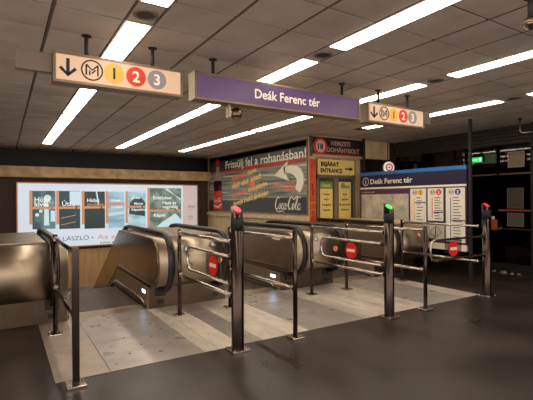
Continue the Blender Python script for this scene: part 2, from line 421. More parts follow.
# ------------------------------------------------------------------ landing plates in front of the escalators
LY0, LY1 = 3.87, 5.82
def plate(x0, x1, m, label, seams=(), spots=0, bev=0.002):
    t = MB(); ys_ = [LY0] + list(seams) + [LY1]
    for a, b in zip(ys_[:-1], ys_[1:]): t.box(x0 + 0.003, a + 0.002, 0.0026, x1 - 0.003, b - 0.002, 0.006)
    o = thing('landing_plate', label, 'metal plate', ((x0 + x1) / 2, LY0, 0), 'landing plates')
    t.build('plate_sheet', m, o)
    if spots:
        b = MB(); rr = random.Random(int(x0 * 100))
        for q_ in range(spots):
            px, py = x0 + .08 + (x1 - x0 - .16) * ((q_ * .618) % 1), LY0 + .1 + (LY1 - LY0 - .3) * (q_ + .5) / spots; s = rr.uniform(.009, .018)
            b.prism([(px + s * math.cos(i * PI / 4) * rr.uniform(.7, 1.2), py + s * .7 * math.sin(i * PI / 4), 0.006) for i in range(8)], (0, 0, 0.0012))
        b.build('dirt_spots', K['groove'], o)['kind'] = 'stuff'
    return o
MB_ = MB().box(0.36, LY0, 0.0005, 6.33, LY1, 0.0025)
tag(MB_.build('plate_bed', K['groove']), 'dark gap lines between the steel landing plates before the escalators', 'metal plate')
plate(0.36, 0.80, K['plateedge'], 'narrow chequered landing plate at the left fence')
plate(0.80, 1.68, K['plategrey'], 'grey landing plate with dirt spots before the left escalator', (4.28, 4.72, 5.18), 16)
plate(1.68, 1.84, K['plate'], 'narrow pale landing strip right of the spotted grey plate')
plate(1.84, 2.10, K['plate'], 'pale landing strip running under the red-lit near bollard')
plate(2.10, 2.36, K['plategrey'], 'worn greyish landing strip just right of the near red-lit bollard')
plate(2.36, 2.98, K['plate'], 'pale landing plate under the fence left of the middle escalator')
plate(2.98, 3.86, K['plategrey'], 'smooth grey landing plate before the middle escalator', (4.5, 5.2), 5)
plate(3.86, 4.24, K['plate'], 'pale landing plate behind the green-lit bollard')
plate(4.24, 4.52, K['plate'], 'pale landing strip right of the green-lit bollard')
plate(4.52, 5.10, K['plate'], 'pale landing plate under the fence left of the far escalator')
plate(5.10, 5.98, K['plategrey'], 'grey landing plate behind the closed swing gate', (4.6, 5.3), 3)
plate(5.98, 6.33, K['plate'], 'pale landing strip at the far bollard and right floor edge')

# ------------------------------------------------------------------ escalators
YB, ZT, SL = 7.70, 1.03, math.tan(R(30))
YE = 12.6
def zt(y, z): return z - max(0, y - YB) * SL
def nose(rad, yc=5.765, zc=0.65, n=18):
    # superellipse nose from top round to bottom, as (y, z)
    out = []
    for i in range(n + 1):
        a = PI / 2 + PI * i / n; c, q = math.cos(a), math.sin(a)
        out.append((yc + rad * math.copysign(abs(c) ** 0.86, c), zc + rad * math.copysign(abs(q) ** 0.9, q)))
    return out
K['skirtin'] = mat('satin_skirt_steel', sr(170, 148, 124), 0.5, 0.8, noise=0.04)
def console(xl, xr, label, left=True, right=True, level=None, stickers=()):
    t = thing('escalator_balustrade', label, 'escalator balustrade', ((xl + xr) / 2, 5.83, 0), 'balustrades between the escalators')
    ye = level or YE
    def end(z): return [(ye, z)] if level else [(ye, zt(ye, z)), (YB, z)]
    def endb(z): return [(ye, z)] if level else [(YB, z), (ye, zt(ye, z))]
    # skirt base
    pb = [(5.83, 0.0), (5.83, 0.30)] + endb(0.33) + ([(ye, 0)] if level else [(ye, zt(ye, -0.5)), (YB, -0.5), (5.95, -0.3), (5.95, 0.0)])
    mb = MB().prism([(xl, y, z) for y, z in pb], (xr - xl, 0, 0)); mb.build('base', K['base'], t, 0.006)
    # wrapped drum cladding between the two handrails
    pc = nose(0.335) + endb(0.315 if level else 0.315) + end(0.985)[:1] + ([] if level else [(YB, 0.985)])
    mb = MB().prism([(xl + 0.03, y, z) for y, z in pc], (xr - xl - 0.06, 0, 0), True); mb.build('drum_cladding', K['steel'], t)
    # flat top deck
    mb = MB(); pd = [(5.78, 0.99)] + endb(0.99) + [(y, z + 0.02) for y, z in end(0.99)] + [(5.78, 1.01)]
    mb.prism([(xl + 0.24, y, z) for y, z in pd], (xr - xl - 0.48, 0, 0)); mb.build('top_deck', K['steel'], t, 0.004)
    for side, on in ((-1, left), (1, right)):
        if not on: continue
        xo = xl if side < 0 else xr
        # polished side panel
        pp = nose(0.29, 5.795, 0.68) + endb(0.38) + ([(ye, zt(ye, 0.97)) if not level else (ye, 0.97)] + ([] if level else [(YB, 0.97)]))
        mb = MB(); x_ = xo + (0.03 if side < 0 else -0.03)
        mb.prism([(x_, y, z) for y, z in pp], (side * 0.012, 0, 0)); pn = mb.build('side_panel', K['steeldark'] if side < 0 and xl < 3 else K['steelmatt'], t)
        # panel joint and lower deck strip
        mb = MB(); mb.prism([(x_ + side * 0.012, y, z) for y, z in ((5.56, 0.40), (5.62, 0.36), *endb(0.36), *[(y, z + 0.03) for y, z in end(0.36)], (5.64, 0.39))], (side * 0.02, 0, 0))
        mb.build('deck_strip', K['chrome'], t)
        # polished inner face of the skirt
        mb = MB(); mb.prism([(xo + side * 0.001, y, z) for y, z in ((5.84, 0.004), (5.84, 0.298), *endb(0.328), *([(ye, 0.004)] if level else [(ye, zt(ye, -0.02)), (YB, 0.004)]))], (side * 0.006, 0, 0)); mb.build('inner_skirt', K['skirtin'], t)
        # handrail
        hp = [(6.0, 0.25), (5.86, 0.255)] + [(y, z) for y, z in reversed(nose(0.40, 5.765, 0.66))]
        hp += [(6.3, 1.06), (6.9, 1.06), (YB - 0.2, 1.06), (YB, 1.04), (YB + 0.2, 0.955)] + [(YB + 0.2 + k * 0.5, 0.955 - k * 0.5 * SL) for k in range(1, 10)] if not level else [(6.3, 1.06), (level, 1.06)]
        xh = xo + (0.165 if side < 0 else -0.165)
        mb = MB().tube([(xh, y, z) for y, z in hp], 0.045, 0.024, 14, side=(1, 0, 0), power=0.75); mb.build('handrail', K['rubber'], t)
        # guide under the handrail
        mb = MB().tube([(xh, y * 1.0 + 0.0, z) for y, z in [(yy + (0.028 if yy < 5.765 else 0), zz - (0.03 if zz > 0.65 else -0.02)) for yy, zz in hp]], 0.02, 0.022, 8, side=(1, 0, 0)); mb.build('handrail_guide', K['darksteel'], t)
        # handrail entry with rubber bellows
        mb = MB().box(xh - 0.075, 5.80, 0.17, xh + 0.075, 5.90, 0.31); mb.build('handrail_entry', K['rubber'], t, 0.012)
        # key switch socket and access frame on the base front
        mb = MB().box(xh - 0.05, 5.822, 0.06, xh + 0.05, 5.832, 0.12); mb.build('socket_plate', K['black'], t)
        # skirt brush strip
        mb = MB().tube([(xo + side * 0.02, y, z) for y, z in ((5.93, 0.012), (6.1, 0.05), (6.6, 0.075), (YB, 0.075), (YB + .3, 0.0), (YB + 4, zt(YB + 4, 0.08)))], 0.022, 0.018, 8); mb.build('skirt_brush', K['rubber'], t)
        mb = MB().tube([(xo + side * 0.02, y, z + 0.03) for y, z in ((6.0, 0.03), (6.15, 0.06), (6.6, 0.08), (YB, 0.08), (YB + .3, 0.005), (YB + 4, zt(YB + 4, 0.085)))], 0.014, 0.01, 8); mb.build('brush_holder', K['chrome'], t)
    # label patches on the drum front
    for (a, z, m, r) in stickers:
        # find the drum point at height z
        c = min(nose(0.335, n=80), key=lambda q: abs(q[1] - z) + (0 if q[0] < 5.765 else 9)); y = c[0]
        tv = Vector((0, 5.765 - y, 0.65 - z)).normalized(); fr = Fr((a, y, z) , (1, 0, 0), Vector((1, 0, 0)).cross(tv))
        fr.v = Vector((0, -tv.z, tv.y)) if Vector((0, -tv.z, tv.y)).z > 0 else Vector((0, tv.z, -tv.y)); fr.n = -tv
        mb = MB(); fr.disc(mb, 0, 0, r, 0.006, 0.009, 24); st = mb.build('sticker', m, t)
        mb = MB()
        if m == K['stkred']:
            fr.ring(mb, 0, 0, r * 0.74, r, 0.009, 0.0105, 24); mb.build('ring', K['red'], st)
            mb = MB(); fr.ribbon(mb, [(-r * .6, r * .6), (r * .6, -r * .6)], r * .2, 0.009, 0.0105); mb.build('bar', K['red'], st)
            mb = MB(); fr.rect(mb, -r * .25, -r * .45, r * .1, r * .3, 0.009, 0.010); mb.build('figure', K['ink'], st)
        else:
            fr.ribbon(mb, [(-r * .3, -r * .6), (-r * .1, 0), (r * .1, r * .5)], r * .4, 0.009, 0.0105); fr.rect(mb, -r * .1, -r * .5, r * .5, -r * .2, 0.009, 0.0105)
            mb.build('figure', K['white'], st)
    return t
K['stkblue'] = mat('blue_sticker', sr(92, 104, 124), 0.4)
K['stkred'] = mat('white_sticker', sr(220, 205, 185), 0.4)
cA = console(-0.50, 0.68, 'wide steel escalator balustrade end at the left picture edge')
cB = console(1.71, 2.88, 'steel escalator balustrade end between left and middle escalators', stickers=[(2.12, 0.84, K['stkblue'], .045), (2.15, 0.62, K['stkblue'], .045), (2.52, 0.88, K['stkblue'], .045), (2.60, 0.66, K['stkred'], .045)])
cC = console(3.90, 5.03, 'steel escalator balustrade end with round stickers behind the green-lit bollard', stickers=[(4.36, 0.86, K['stkblue'], .045), (4.66, 0.87, K['stkblue'], .05), (4.44, 0.66, K['stkblue'], .045), (4.74, 0.68, K['stkred'], .052)])
cD = console(6.08, 7.20, 'rightmost steel escalator balustrade end before the information board', right=False, level=7.74, stickers=[(6.9, 0.80, K['stkred'], .045)])
MB().box(6.55, 5.86, 0.985, 7.22, 7.74, 1.055).build('parapet_ledge', K['tanstone'], cD, .008)
struct('trim_8', MB().box(5.98, 7.86, 1.0, 6.05, 13.5, 1.09), K['tanstone'], .005)
# floor-level blue pilot lamps on the skirts (they give off light)
K['led'] = emat('blue_pilot_lamp', sr(150, 205, 255), 6.0)
for xo, t in ((1.71, cB), (3.90, cC)):
    MB().box(xo - 0.008, 5.98, 0.19, xo + 0.002, 6.13, 0.235).build('pilot_lamp', K['led'], t, label='glowing pale blue lamp strip')
# small paper labels on the inner panels
MB().box(6.112, 5.82, 0.83, 6.119, 6.12, 0.875).build('paper_label', K['white'], cD)
MB().box(3.912, 5.87, 0.83, 3.919, 6.10, 0.90).build('paper_label', K['white'], cC)
fr = Fr((1.727, 5.98, 0.80), (0, -0.35, -0.94), (0, 0.94, -0.35)); 
for xo, x1, lab, x in ((0.68, 1.71, 'left escalator going down beside the wide left balustrade', 0), (2.88, 3.90, 'middle escalator going down behind the red-lit bollard', 0), (5.03, 6.07, 'far right escalator going down beside the advertising wall', 0)):
    t = thing('escalator_steps', lab, 'escalator', ((xo + x1) / 2, 5.9, 0), 'escalators going down')
    MB().box(xo + .008, 5.825, -0.05, x1 - .008, 6.12, 0.009).build('comb_plate', K['steelmatt'], t, 0.002)
    mb = MB(); n = 0; y = 6.12; z = 0.0
    for q in range(15):
        mb.box(xo + 0.03, y + 0.003, z - 0.25, x1 - 0.03, y + 0.40, z); y += 0.40
        if q >= 3: z -= 0.40 * SL * (0.5 if q == 3 else 1)
    mb.build('step_treads', K['step'], t)
    MB().box(xo + .03, 6.10, 0.0, x1 - .03, 6.125, 0.012).build('comb_teeth', mat('comb_alu', sr(180, 170, 150), 0.4, 0.8), t)

# ------------------------------------------------------------------ bollards, fences and swing gates
YF, YR = 3.74, 5.29
def base_plate(mb, x, y, s=0.075):
    mb.box(x - s, y - s, 0.0, x + s, y + s, 0.022)
def bolts(x, y, s=0.055):
    mb = MB()
    for a in (-1, 1):
        for b in (-1, 1): mb.cyl((x + a * s, y + b * s, 0.02), (x + a * s, y + b * s, 0.033), 0.010, n=8)
    return mb
K['bandblack'] = mat('matt_black_band', sr(12, 12, 12), 0.7)
def bollard(x, colname, label):
    t = thing('turnstile_bollard', label, 'bollard', (x, YF, 0), 'lamp-topped bollards')
    r = 0.063
    mb = MB(); N = 32; vs = []; 
    for k in range(N):
        a = 2 * PI * k / N; vs.append((x + r * math.cos(a), YF + r * math.sin(a), 0.012))
    for k in range(N):
        a = 2 * PI * k / N; vs.append((x + r * math.cos(a), YF + r * math.sin(a), 1.402 + 0.042 * math.sin(a) * 1.0 + 0.0))
    fs = [(k, (k + 1) % N, N + (k + 1) % N, N + k) for k in range(N)]
    mb.add(vs, fs, True); mb.add(vs[N:], [tuple(range(N))]); mb.build('post_body', K['darksteel'], t)
    MB().cyl((x, YF, 1.20), (x, YF, 1.325), r + 0.002, n=32).build('black_band', K['bandblack'], t)
    mb = MB(); vv = []
    for k in range(24):
        a = 2 * PI * k / 24; q = 0.038; vv.append((x + q * math.cos(a), YF + q * math.sin(a), 1.404 + 0.042 / r * q * math.sin(a)))
    mb.prism(vv, (0, -0.003, 0.006)); mb.build('lamp_lens', K[colname], t, label='glowing %s oval lens' % ('green' if colname == 'lgreen' else 'red'))
    m2 = MB(); m2.box(x - .095, YF - .095, 0, x + .095, YF + .095, 0.024); m2.build('base_plate', K['chrome'], t, 0.003)
    bolts(x, YF, .078).build('bolt', K['chrome'], t)
    return t
K['lred'] = emat('red_lens', sr(255, 50, 72), 1.6); K['lgreen'] = emat('green_lens', sr(40, 235, 80), 2.2)
bollard(1.985, 'lred', 'nearest stainless bollard with red lens before the left balustrade')
bollard(4.155, 'lgreen', 'middle stainless bollard with glowing green lens')
bollard(6.31, 'lred', 'far right stainless bollard with red lens beside the board')

def post(t, x, y, h, square=False, m=None, r=0.026):
    mb = MB()
    if square: mb.box(x - r, y - r, 0.012, x + r, y + r, h)
    else: mb.cyl((x, y, 0.012), (x, y, h), r, n=20)
    p = mb.build('post', m or K['darksteel'], t, 0.004 if square else 0)
    mb = MB(); base_plate(mb, x, y); mb.build('base_plate', K['chrome'], p, 0.004)
    bolts(x, y).build('bolt', K['chrome'], p)
    mb = MB().cyl((x, y, h), (x, y, h + 0.006), r * 0.9, n=16); mb.build('cap', K['rubber'], p)
    return p
def rails(t, x, y0, y1, zz=(1.08, 0.54), r=0.019, m=None):
    for z in zz:
        mb = MB().cyl((x, y0, z), (x, y1, z), r, n=16); o = mb.build('rail', m or K['chrome'], t)
        q = -1 if y0 > y1 else 1
        for y, s in ((y0, q), (y1, -q)): MB().cyl((x, y, z), (x, y + s * 0.035, z), r + 0.007, n=16).build('rail_socket', K['chrome'], o)
def fence(x, label, hf=1.13, near_post=True, **k):
    t = thing('railing', label, 'railing', (x, YR, 0), 'steel railings before the escalators')
    post(t, x, YR, 1.12)
    if near_post: post(t, x, YF, hf, **k)
    rails(t, x, YR - 0.025, YF + (0.025 if near_post else 0.066), m=K['darksteel'] if x < 1 else None)
    return t
fence(0.50, 'dark square-post railing at the far left, nearest the camera', 1.12, square=True)
# extension of the left fence towards the balustrade
fence(1.955, 'steel railing joined to the near red-lit bollard', near_post=False)
fence(2.69, 'steel railing with thin round post between near and middle bollards', 1.17)
fence(4.13, 'steel railing joined to the green-lit middle bollard', near_post=False)
fence(4.86, 'steel railing with thin round post between middle and far bollards', 1.13)
fence(6.22, 'steel railing joined to the far right bollard', near_post=False)
K['acry'] = glassmat('clear_acrylic_plate', (0.70, 0.68, 0.66, 1), 0.2)
def gate(x, y, dx, dy, label, L=1.18):
    t = thing('swing_gate', label, 'gate', (x, y, 0), 'no-entry swing gates')
    d = Vector((dx, dy, 0)); o = Vector((x, y, 0)); rr = 0.016
    pts = [(0, .93), (L - .10, .93), (L - .045, .915), (L - .01, .87), (L, .80), (L - .01, .72), (L - .045, .665), (L - .10, .65), (0, .65)]
    P = []
    for i, (a, z) in enumerate(pts): P.append(o + d * a + Vector((0, 0, z)))
    mb = MB().tube(P, rr, n=12); mb.build('loop_bar', K['chrome'], t)
    # hinge collars
    for z in (.93, .65):
        mb = MB().cyl(o + Vector((0, 0, z - .03)) + d * 0.01, o + Vector((0, 0, z + .03)) + d * 0.01, 0.026, n=14); mb.build('hinge', K['darksteel'], t)
    s = Vector((1, 0, 0)) * -1 if abs(dy) > .5 else Vector((0, -1, 0))
    u = Vector((0, -1, 0)) if abs(dy) > .5 else Vector((1, 0, 0))
    c = o + d * ((L * 0.36 if x < 3 else L * 0.47) if abs(dy) > .5 else L * .60)
    f = Fr(c + Vector((0, 0, .79)), u)
    mb = MB(); f.rect(mb, -.19, -.155, .19, .135, -0.004, 0.004); pl = mb.build('sign_plate', K['acry'], t, 0.0)
    mb = MB(); f.disc(mb, 0, 0, .11, .004, .007); f.disc(mb, 0, 0, .11, -.007, -.004); mb.build('red_disc', K['red'], pl)
    mb = MB(); f.rect(mb, -.078, -.02, .078, .02, .007, .009); f.rect(mb, -.078, -.02, .078, .02, -.009, -.007); mb.build('white_bar', K['white'], pl)
    return t
gate(1.95, YF + .07, 0, 1, 'open swing gate with small no-entry sign beside the near red-lit bollard')
gate(4.13, YF + .07, 0, 1, 'open swing gate with round no-entry sign beside the green-lit bollard', 1.25)
gate(6.24, YF, -1, 0, 'closed swing gate with no-entry sign before the far right bollard', 1.27)

# ------------------------------------------------------------------ ceiling lamps
proto = {}
names = {}
for i, (bx, y0, y1) in enumerate(runs):
    row = ['left', 'second', 'third', 'fourth'][min(3, lights_x.index(bx))]
    dist = 'before' if y0 < 3 else ('just beyond' if y0 < 8 else 'far beyond')
    n = ['first', 'middle', 'last'][i % 3] if y0 < 3 or y0 > 8 else ['first', 'middle', 'last'][min(2, int((y0 - 3.5) / 1.45 + .01))]
    n = ['first', 'second', 'third'][int(round(((y0 + 1.14) if y0 < 3 else (y0 - 3.59) if y0 < 8 else (y0 - 8.04)) / 1.45))]
    lab = 'lit ceiling panel, %s one %s the hanging signs in the %s lamp row' % (n, dist, row)
    if not proto:
        t = thing('ceiling_light', lab, 'ceiling light', (bx + .1175, (y0 + y1) / 2, CH), 'ceiling strip lights')
        cx, cy = bx + .1175, (y0 + y1) / 2; L = (y1 - y0) / 2
        mb = MB()
        mb.box(cx - .117, cy - L, CH - .006, cx - .10, cy + L, CH + .03).box(cx + .10, cy - L, CH - .006, cx + .117, cy + L, CH + .03)
        mb.box(cx - .10, cy - L, CH - .006, cx + .10, cy - L + .022, CH + .03).box(cx - .10, cy + L - .022, CH - .006, cx + .10, cy + L, CH + .03)
        mb.box(cx - .117, cy - L, CH + .03, cx + .117, cy + L, CH + .08)
        mb.build('frame', K['lampframe'], t)
        MB().box(cx - .10, cy - L + .022, CH - .012, cx + .10, cy + L - .022, CH + .004).build('diffuser', K['lamp'], t, 0.003)
        proto['t'] = t
    else: dup(proto['t'], (bx + .1175, (y0 + y1) / 2, CH), lab)
for i, bx in enumerate(lights_x):
    cx, cy = bx + .1175, 3.405
    t = thing('ceiling_speaker', 'round dark ceiling speaker in the gap of the %s lamp row' % ['left', 'second', 'third', 'fourth'][i], 'ceiling speaker', (cx, cy, CH), 'round ceiling speakers')
    mb = MB(); Fr((cx, cy, CH), (1, 0, 0), (0, -1, 0)).ring(mb, 0, 0, .075, .10, 0, .012); mb.build('trim_ring', K['signgrey'], t)
    mb = MB().cyl((cx, cy, CH - .001), (cx, cy, CH - .006), .077, n=28); mb.build('grille', K['black'], t)

# ------------------------------------------------------------------ hanging signs
SY = 4.05
def mlogo(fr, mb, a, b, r, d=.003):
    fr.ring(mb, a, b, r * .86, r, 0, d)
    w_ = r * .15
    fr.ribbon(mb, [(a - .52 * r, b - .5 * r), (a - .52 * r, b + .52 * r)], w_, 0, d)
    fr.ribbon(mb, [(a - .52 * r, b + .5 * r), (a, b + .02 * r), (a + .52 * r, b + .5 * r)], w_, 0, d)
    fr.ribbon(mb, [(a + .52 * r, b + .52 * r), (a + .52 * r, b - .5 * r)], w_, 0, d)
    fr.ribbon(mb, [(a - .22 * r, b - .5 * r), (a - .22 * r, b - .05 * r), (a, b - .3 * r), (a + .3 * r, b + .05 * r)], w_, 0, d)
def darrow(fr, mb, a, b, h, w_, d=.003):
    fr.ribbon(mb, [(a, b + h / 2), (a, b - h / 2 + .01)], w_, 0, d)
    fr.ribbon(mb, [(a - h * .42, b - h * .05), (a, b - h / 2 + .005), (a + h * .42, b - h * .05)], w_, 0, d)
def hanger(t, x, y, ztop, zb):
    MB().cyl((x, y, zb), (x, y, ztop), .018, n=14).cyl((x, y, ztop - .008), (x, y, ztop), .042, .045, n=16).build('hanger_rod', K['dark'], t)
def line_sign(x0, x1, wing, label):
    z0, z1, y0, y1 = 2.535, 2.80, SY, SY + .16
    t = thing('hanging_sign', label, 'sign', ((x0 + x1) / 2, SY + .08, CH), 'metro line signs')
    mb = MB(); f = Fr((x0, y0, z0), (1, 0, 0)); W = x1 - x0; H = z1 - z0
    f.frame(mb, 0, 0, W, H, .022, -.16, .0); mb.box(x0 + .02, y1 - .01, z0 + .02, x1 - .02, y1, z1 - .02); mb.build('housing', K['signframe'], t)
    mb = MB(); f.rect(mb, .02, .02, W - .02, H - .02, -.02, -.006); mb.build('lit_face', K['face'], t)
    g = Fr((x0, y0 - .0, z0), (1, 0, 0)); g.o = g.o - g.n * 0.006
    cy = H * .5 + .005
    mb = MB(); darrow(g, mb, W * .10, cy, .15, .028); mb.build('arrow_symbol', K['ink'], t)
    mb = MB(); mlogo(g, mb, W * .27, cy, .094); mb.build('metro_symbol', K['ink'], t)
    for k, (c, ch, ic) in enumerate((('yellow', '1', 'ink'), ('redb', '2', 'whitel'), ('greyb', '3', 'whitel'))):
        a = W * (.434 + .1715 * k)
        mb = MB(); g.disc(mb, a, cy, .092, 0, .003); bd = mb.build('line_badge', K[c], t)
        mb = MB(); g.text(mb, ch, a, cy - .05, .145, .004, 'C', bold=.003); mb.build('numeral', K[ic], bd)
    for fx in (.24, .76): hanger(t, x0 + W * fx, SY + .08, CH, z1)
    # plain side wing
    a, b = (x0 - .28, x0) if wing < 0 else (x1, x1 + .20)
    MB().box(a, SY + .05, z0 + .08, b, SY + .11, z1 - .02).build('side_wing', K['signgrey'], t, 0.004)
    return t
line_sign(.375, 1.54, -1, 'left hanging sign with down arrow and metro lines 1 2 3')
line_sign(4.12, 5.26, 1, 'right hanging sign with down arrow and metro lines 1 2 3')
t = thing('hanging_sign', 'long purple hanging sign reading the station name in the middle', 'sign', (2.82, SY + .08, CH))
f = Fr((1.67, SY, 2.54), (1, 0, 0)); W, H = 2.30, .285
mb = MB(); f.frame(mb, 0, 0, W, H, .02, -.16, 0); mb.box(1.69, SY + .15, 2.56, 3.95, SY + .16, 2.80); mb.build('housing', K['signframe'], t)
mb = MB(); f.rect(mb, -.004, 0, 0.0, H, -.16, 0); f.rect(mb, W, 0, W + .004, H, -.16, 0); mb.build('end_cap', K['signside'], t)
mb = MB(); f.rect(mb, .02, .02, W - .02, H - .02, -.02, -.006); mb.build('lit_face', K['purple'], t)
g = Fr(f.o - f.n * .006, (1, 0, 0)); mb = MB(); g.text(mb, 'Deák Ferenc tér', W * .51, H * .5 - .048, .145, .002, 'C', width=.92, bold=.0022); mb.build('lettering', K['whitel'], t)
for x in (1.91, 3.73): hanger(t, x, SY + .08, CH, 2.825)
# dome cameras
def dome(x, y, z, label, r=.07, top=None):
    t = thing('dome_camera', label, 'camera', (x, y, z), None)
    mb = MB().sphere((x, y, z), r, 24, 16); mb.build('dome', K['steeldark'], t)
    mb = MB().cyl((x, y, z - .012), (x, y, z + .012), r + .004, n=24); mb.build('trim_ring', K['signframe'], t)
    if top is None: mb = MB().box(x - .105, y - .045, z - .055, x - .09, y + .045, z + .065).cyl((x - .09, y, z), (x - .05, y, z), .028, n=12).box(x - .105, y - .02, z + .05, x - .09, y + .02, z + .10)
    else: mb = MB().cyl((x, y, z + r * .8), (x, y, top), .022, n=14).cyl((x, y, top - .02), (x, y, top), .05, n=16)
    mb.build('bracket', K['signside'] if top is None else K['dark'], t)
dome(2.20, SY + .10, 2.455, 'round brown dome camera under the purple station sign')
dome(3.32, 1.62, 2.80, 'dome camera on a short rod at the upper right corner', .05, CH)

# ------------------------------------------------------------------ backlit advertising box on the far wall
BX0, BX1, BZ0, BZ1, BY = 0.32, 5.62, 0.16, 2.03, 13.40
t = thing('advertising_lightbox', 'wide glowing white lightbox with book covers on the brown far wall', 'lightbox', (2.97, BY, BZ0))
f = Fr((BX0, BY, BZ0), (1, 0, 0)); W, H = BX1 - BX0, BZ1 - BZ0
mb = MB(); f.frame(mb, 0, 0, W, H, .035, -.10, .012); mb.build('frame', mat('copper_frame', sr(176, 128, 84), 0.4, 0.6), t)
mb = MB(); f.rect(mb, .035, .035, 4.76, H - .035, -.03, 0); mb.build('poster_face', K['boxwhite'], t)
mb = MB(); f.rect(mb, 4.76, .035, W - .035, H - .035, -.03, 0); mb.build('pink_backlight_end', K['boxpink'], t)  # right end, weaker backlight painted as a duller pink
K['or'] = emat('orange_strip', sr(224, 158, 120), 0.62)
K['palebl'] = emat('pale_cover_print', sr(196, 220, 228), 0.9)
K['ltxt'] = emat('cover_lettering', sr(232, 236, 232), 0.95)
K['gtxt'] = emat('grey_print', sr(88, 92, 98), 0.7)
def cov(n_, c1, c2, sc, st): return emat(n_, sr(*[min(255, v * 1.12 + 6) for v in c1]), 0.9, col2=sr(*c2), nscale=sc, stretch=st)
cs = [cov('cover_teal_print', (84, 112, 118), (40, 62, 66), 2.4, (1, 1, 1)), cov('cover_green_print', (30, 48, 50), (48, 74, 80), 1.6, (1, 1, 1)),
      cov('cover_dark_print', (28, 46, 44), (40, 60, 56), 1.6, (1, 1, 1)), cov('cover_blue_print', (142, 172, 188), (112, 146, 164), 1.6, (.5, 1, 3)),
      cov('cover_lake_print', (150, 186, 196), (112, 150, 160), 2.2, (1, 1, 2)), cov('cover_stone_print', (112, 130, 120), (72, 88, 78), 5, (1, 1, 1))]
books = [(0.66, 1.28, 1.79, .72), (1.33, 1.93, 1.79, .70), (2.0, 2.62, 1.78, .68), (2.67, 3.19, 1.78, .68), (3.25, 3.84, 1.78, .67), (3.93, 5.02, 1.90, .56)]
for i, (xa, xb, za, zb) in enumerate(books):
    a0, a1, b1, b0 = xa - BX0, xb - BX0, za - BZ0, zb - BZ0
    mb = MB(); f.rect(mb, a0, b0, a1, b1, 0, .003); c = mb.build('book_cover', cs[i], t)
    zc = 1.31 - BZ0 if i not in (3, 5) else (1.41 if i == 3 else 1.18) - BZ0
    mb = MB(); f.rect(mb, a0 - .03, b0 + (.14 if i < 5 else 0), a0 + .045, b1 + .01, .003, .005)
    f.rect(mb, a0 + .045, zc - .035, a1 - .20 * (a1 - a0), zc + .035, .003, .005); f.rect(mb, a1 - .14 * (a1 - a0), zc - .035, a1, zc + .035, .003, .005)
    mb.build('orange_band', K['or'], c)
    mb = MB()
    if i < 5: f.rect(mb, a0 - .03, b0 - .02, a0 + .045, b0 + .14, .003, .005)
    if i == 0:
        f.poly(mb, [(a0 + .33, b0 + .1), (a0 + .46, b0 + .1), (a0 + .44, b1 - .25), (a0 + .34, b1 - .2)], .003, .004); f.rect(mb, a0 + .50, b0 + .2, a1 - .01, zc - .08, .003, .004)
        f.disc(mb, a0 + .42, b1 - .2, .09, .003, .004, 18); f.disc(mb, a0 + .16, b0 + .40, .05, .003, .004, 12); f.disc(mb, a0 + .25, b0 + .5, .045, .003, .004, 12)
    if i == 1:
        f.rect(mb, a0 + .32, b1 - .42, a1, b1 - .01, .003, .004)
    if i == 2: f.poly(mb, [(a0 + .36, b1), (a0 + .40, b1), (a0 + .46, b1 - .40), (a0 + .42, b1 - .40)], .003, .004)
    if i == 3:
        for q in range(9): f.poly(mb, [(a0 + .05 + q * .055, b0 + .36 + q * .006), (a0 + .09 + q * .055, b0 + .36 + q * .006), (a0 + .10 + q * .055, b0 + .46 + q * .008), (a0 + .06 + q * .055, b0 + .46 + q * .008)], .003, .004)
    if i == 4:
        for q in range(11): f.poly(mb, [(a0 + .05, b0 + .03 + q * .028), (a1 - .01, b0 + .01 + q * .018), (a1 - .01, b0 + .018 + q * .018), (a0 + .05, b0 + .042 + q * .028)], .003, .004)
    if i == 5:
        f.poly(mb, [(a0 + .20, b0 + .05), (a1, b0 + .02), (a1, b0 + .30), (a1 - .20, b0 + .52), (a0 + .45, b0 + .25)], .003, .004)
        for q in range(5): f.ribbon(mb, [(a1 - .55 + q * .02, b1 - .02 - .0 * q), (a1 - .01, b1 - .35 - q * .01)], .012, .003, .004)
    mb.build('cover_picture', K['palebl'], c)
    if i == 4:
        mb = MB(); f.poly(mb, [(a0 + .08, b0 + .42), (a1 - .02, b0 + .34), (a1, b1 - .35), (a1 - .12, b1 - .20), (a0 + .28, b1 - .17), (a0 + .1, b1 - .35)], .003, .0036); mb.build('cover_shape', cs[1], c)
    if i in (1,):
        mb = MB()
        for zz in (.36, .17): f.ribbon(mb, [(a0 + .1, b0 + zz - .05), (a1 - .12, b0 + zz + .03)], .02, .003, .004)
        mb.build('gold_line', K['or'], c)
    tx = [['Húza', 'kívül'], ['Útra'], ['Hidak'], ['Kövek', 'Irodalmi'], ['Dunai', 'Magyar', 'Képeskönyv'], ['Erdélyben', 'Haza és', 'nagyvilág', 'Képek'] ][i]
    mb = MB(); s_ = .19 if i in (0, 1) else (.15 if i in (2, 5) else .10)
    if i == 5: pos = [(.16, b1 - .36), (.46, b1 - .52), (.46, b1 - .65), (.18, zc - .20)]
    elif i == 4: pos = [(.18, b1 - .22), (.24, b1 - .40), (.16, zc - .12)]
    elif i == 3: pos = [(.14, zc + .07), (.14, zc - .13)]
    elif i == 0: pos = [(.10, zc + .17), (.10, zc + .045)]
    elif i == 2: pos = [(.12, zc + .16)]
    else: pos = [(.12, zc + .05)]
    for (px, pz), s in zip(pos, tx): f.text(mb, s, a0 + px, pz, s_, .006, bold=.002)
    mb.build('title', K['ltxt'], c)
    if i in (0, 1, 2):
        mb = MB(); f.text(mb, ['szép', 'hív', 'gondolatok'][i], a1 - (.25 if i < 2 else .50), zc + (.12 if i == 0 else .05), .12, .006, bold=.002); mb.build('orange_title', K['or'], c)
mb = MB(); f.text(mb, 'Ó LÁSZLÓ •', 1.24 - BX0, .36 - BZ0, .175, .004, width=1.05); mb.build('caption', K['gtxt'], t)
